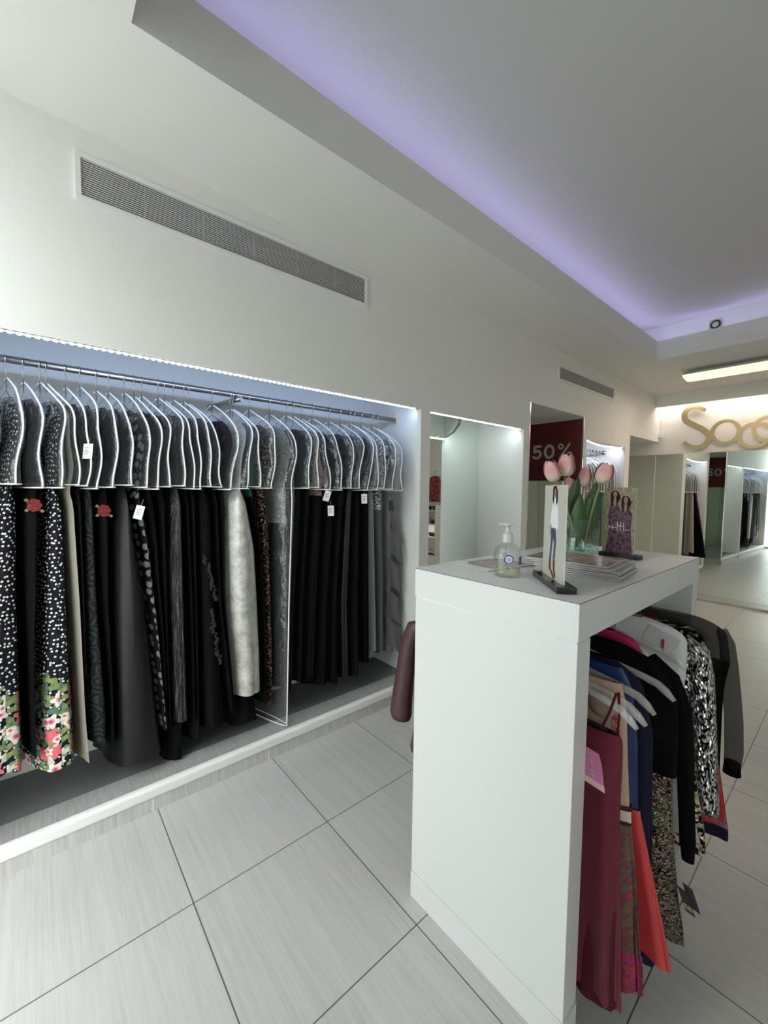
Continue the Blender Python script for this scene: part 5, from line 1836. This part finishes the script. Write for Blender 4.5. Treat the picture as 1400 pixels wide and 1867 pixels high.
ys_sign = YS
YS = 4.9018
GREYL = plain('grey_poster_lettering', (0.42, 0.42, 0.41), 0.6)
ribbon([(-2.684, 2.141), (-2.772, 2.141)], [0.034] * 2, depth=0.001).obj('digit_bar', GREYL, poster)
f5 = spline([(-2.769, 2.155), (-2.779, 2.073), (-2.735, 2.087), (-2.702, 2.064), (-2.698, 2.024), (-2.730, 1.995), (-2.770, 1.997), (-2.803, 2.020)], 6)
ribbon(f5, [0.034] * len(f5), depth=0.0012).obj('digit_five', GREYL, poster)
q0 = [math.radians(k * 7.5) for k in range(48)]
ribbon([(-2.579 + 0.054 * math.cos(a), 2.068 + 0.074 * math.sin(a)) for a in q0], [0.035] * 48, True, depth=0.001).obj('digit_zero', GREYL, poster)
for cx_, cz_ in ((-2.432, 2.122), (-2.326, 2.018)):
    ribbon([(cx_ + 0.025 * math.cos(a), cz_ + 0.027 * math.sin(a)) for a in q0], [0.020] * 48, True, depth=0.001).obj('percent_ring', GREYL, poster)
ribbon([(-2.318, 2.156), (-2.440, 1.986)], [0.024] * 2, depth=0.0013).obj('percent_bar', GREYL, poster)
YS = ys_sign
YS -= 0.003
ring(-1.332, 2.446, 0.150, 0.157, 0, 360, 0.038, 0.050).obj('letter', GOLD, t)
YS -= 0.003
ring(-1.020, 2.372, 0.160, 0.160, 35, 325, 0.038, 0.050).obj('letter', GOLD, t)
e_ = MB()
YS -= 0.003
q = ring(-0.880, 2.452, 0.150, 0.155, 8, 330, 0.036, 0.046)
q.obj('letter', GOLD, t)
YS -= 0.003
ribbon(spline([(-1.02, 2.49), (-0.95, 2.52), (-0.88, 2.505), (-0.735, 2.47)], 8), [0.034] * 25).obj('crossbar', GOLD, t)

# ------------------------------------------------------------------ tube lamp under the back ceiling
t = thing('tube_lamp', 'long warm fluorescent ceiling lamp before the golden letters', 'ceiling lamp', (-0.85, 6.2, 3.0))
hb = MB().box(-1.44, -0.26, 6.10, 6.28, 3.012, 3.052)
bevel(hb.obj('housing', M_WHITEP, t), 0.004)
TUBEM = emit('warm_lamp_diffuser', (1.0, 0.80, 0.50), 1.25)
dfm = MB()
prof = [(6.00, 3.000), (6.05, 2.972), (6.20, 2.955), (6.33, 2.972), (6.38, 3.000)]
dfm.grid([[(-1.50, y, z_) for y, z_ in prof], [(-0.20, y, z_) for y, z_ in prof]], 0, False)
dfm.obj('diffuser', TUBEM, t)['label'] = 'glowing warm diffuser'
fm = MB()
fm.box(-1.505, -0.195, 5.99, 6.002, 2.996, 3.012).box(-1.505, -0.195, 6.378, 6.39, 2.996, 3.012).box(-1.505, -0.195, 5.99, 6.39, 3.008, 3.012)
fm.obj('reflector_tray', M_WHITEP, t)
for x in (-1.508, -0.198):
    ec = MB()
    ec.v += [(x, y, z_) for y, z_ in prof] + [(x + 0.006, y, z_) for y, z_ in prof]
    ec.face((0, 1, 2, 3, 4)); ec.face((9, 8, 7, 6, 5))
    for k in range(5):
        l = (k + 1) % 5
        ec.face((k, k + 5, l + 5, l))
    ec.obj('end_cap', M_ACRYL, t)
area('tube_lamp_light', (-0.85, 6.19, 2.945), (1.2, 0.3), 15, (1.0, 0.80, 0.62), (0, 0, -1))

# ------------------------------------------------------------------ small fittings
t = thing('ceiling_speaker', 'small white box with a round black ring on the back lip of the raised ceiling', 'speaker', (-1.085, 5.44, 3.262))
bevel(box_obj('cabinet', (-1.14, -1.03, 5.395, 5.49, 3.262, 3.372), M_WHITEP, t), 0.003)
MB().lathe([(0.030, -0.001), (0.042, -0.001), (0.044, -0.006), (0.036, -0.009), (0.029, -0.006)], (-1.085, 5.395, 3.315), 32, axis='y').obj('black_ring', M_BLACK, t)
MB().lathe([(0.0, -0.004), (0.028, -0.003), (0.030, -0.001)], (-1.085, 5.395, 3.315), 28, axis='y').obj('cone', M_TAPE, t)
t = thing('wall_sensor', 'little white sensor box at the corner beside the golden letters', 'sensor', (-2.14, 7.58, 2.47))
bevel(box_obj('casing', (-2.168, -2.105, 7.555, BY, 2.435, 2.510), M_WHITEP, t), 0.006)
box_obj('lens', (-2.155, -2.118, 7.551, 7.556, 2.45, 2.49), M_TAPE, t)
box_obj('cable', (-2.140, -2.134, 7.590, BY, 2.51, 2.885), M_WHITEP, t)
t = thing('light_switch', 'white light switch inside the end recess, seen in the back mirror', 'switch', (-2.30, 6.378, 1.69))
bevel(box_obj('switch_plate', (-2.340, -2.268, 6.375, 6.383, 1.66, 1.78), M_WHITEP, t), 0.002)
for z_ in (1.695, 1.735):
    box_obj('rocker', (-2.322, -2.286, 6.383, 6.387, z_ - 0.014, z_ + 0.014), M_PAPER, t)

# ------------------------------------------------------------------ shelf wall seen in the niche mirror
M_SHELF = plain('white_shelf', (0.75, 0.74, 0.72), 0.4)
t = thing('shelf_unit', 'white wall shelves with lit compartments reflected in the niche mirror', 'shelf unit', (1.65, 7.4, 0))
sb_ = MB()
for x in (1.18, 2.12):
    box_obj('side_panel', (x, x + 0.03, 7.22, BY, 0, 1.20), M_SHELF, t)
for z_ in (0.05, 0.40, 0.72, 1.05):
    box_obj('shelf_board', (1.21, 2.12, 7.22, BY, z_, z_ + 0.025), M_SHELF, t)
BAGM = plain('black_patent', (0.015, 0.015, 0.016), 0.2)
for x, z_, wd in ((1.32, 1.075, 0.14), (1.55, 1.075, 0.18), (1.85, 1.075, 0.16), (1.36, 0.745, 0.15), (1.66, 0.745, 0.2), (1.42, 0.425, 0.16), (1.80, 0.425, 0.2)):
    b_ = thing('clutch_bag', 'black clutch bag on the reflected wall shelves', 'bag', (x, 7.35, z_), 'clutch bags on the reflected shelves')
    bevel(box_obj('bag_body', (x - wd / 2, x + wd / 2, 7.33, 7.39, z_, z_ + 0.10), BAGM, b_), 0.012, 3)
    bevel(box_obj('flap', (x - wd / 2, x + wd / 2, 7.322, 7.332, z_ + 0.045, z_ + 0.10), BAGM, b_), 0.003)
area('shelf_strip_light', (1.65, 7.28, 0.70), (0.8, 0.02), 1.2, (1, 0.96, 0.92), (0, 0.3, -1))
t = thing('floral_blouse', 'red floral blouse hung on the wall over the reflected shelves', 'blouse', (1.5, 7.5, 1.27))
m, _ = loft([(1.90, 1.44, 1.56, 7.49, 7.53), (1.86, 1.33, 1.67, 7.47, 7.55), (1.60, 1.33, 1.67, 7.46, 7.55), (1.27, 1.32, 1.68, 7.45, 7.56)], 56, 20, pleats=6, amp=0.015, seed=31, passes=1)
m.obj('blouse_body', blotch('red_white_floral', [(0.5, 0.45, 0.42), (0.30, 0.03, 0.04), (0.10, 0.02, 0.03), (0.55, 0.30, 0.28)], 18), t)
th_ = thing('clothes_hanger', 'black hanger carrying the red floral blouse on the back wall', 'hanger', (1.5, 7.5, 1.8))
MB().tube([(1.5, BY, 2.02), (1.5, 7.50, 2.02), (1.5, 7.485, 2.0), (1.5, 7.505, 1.96), (1.5, 7.51, 1.905)], 0.003, 8).obj('hook', M_BLACK, th_)
MB().tube([(1.35, 7.51, 1.868), (1.5, 7.51, 1.908), (1.65, 7.51, 1.868)], 0.005, 8).obj('shoulder_arms', M_BLACK, th_)
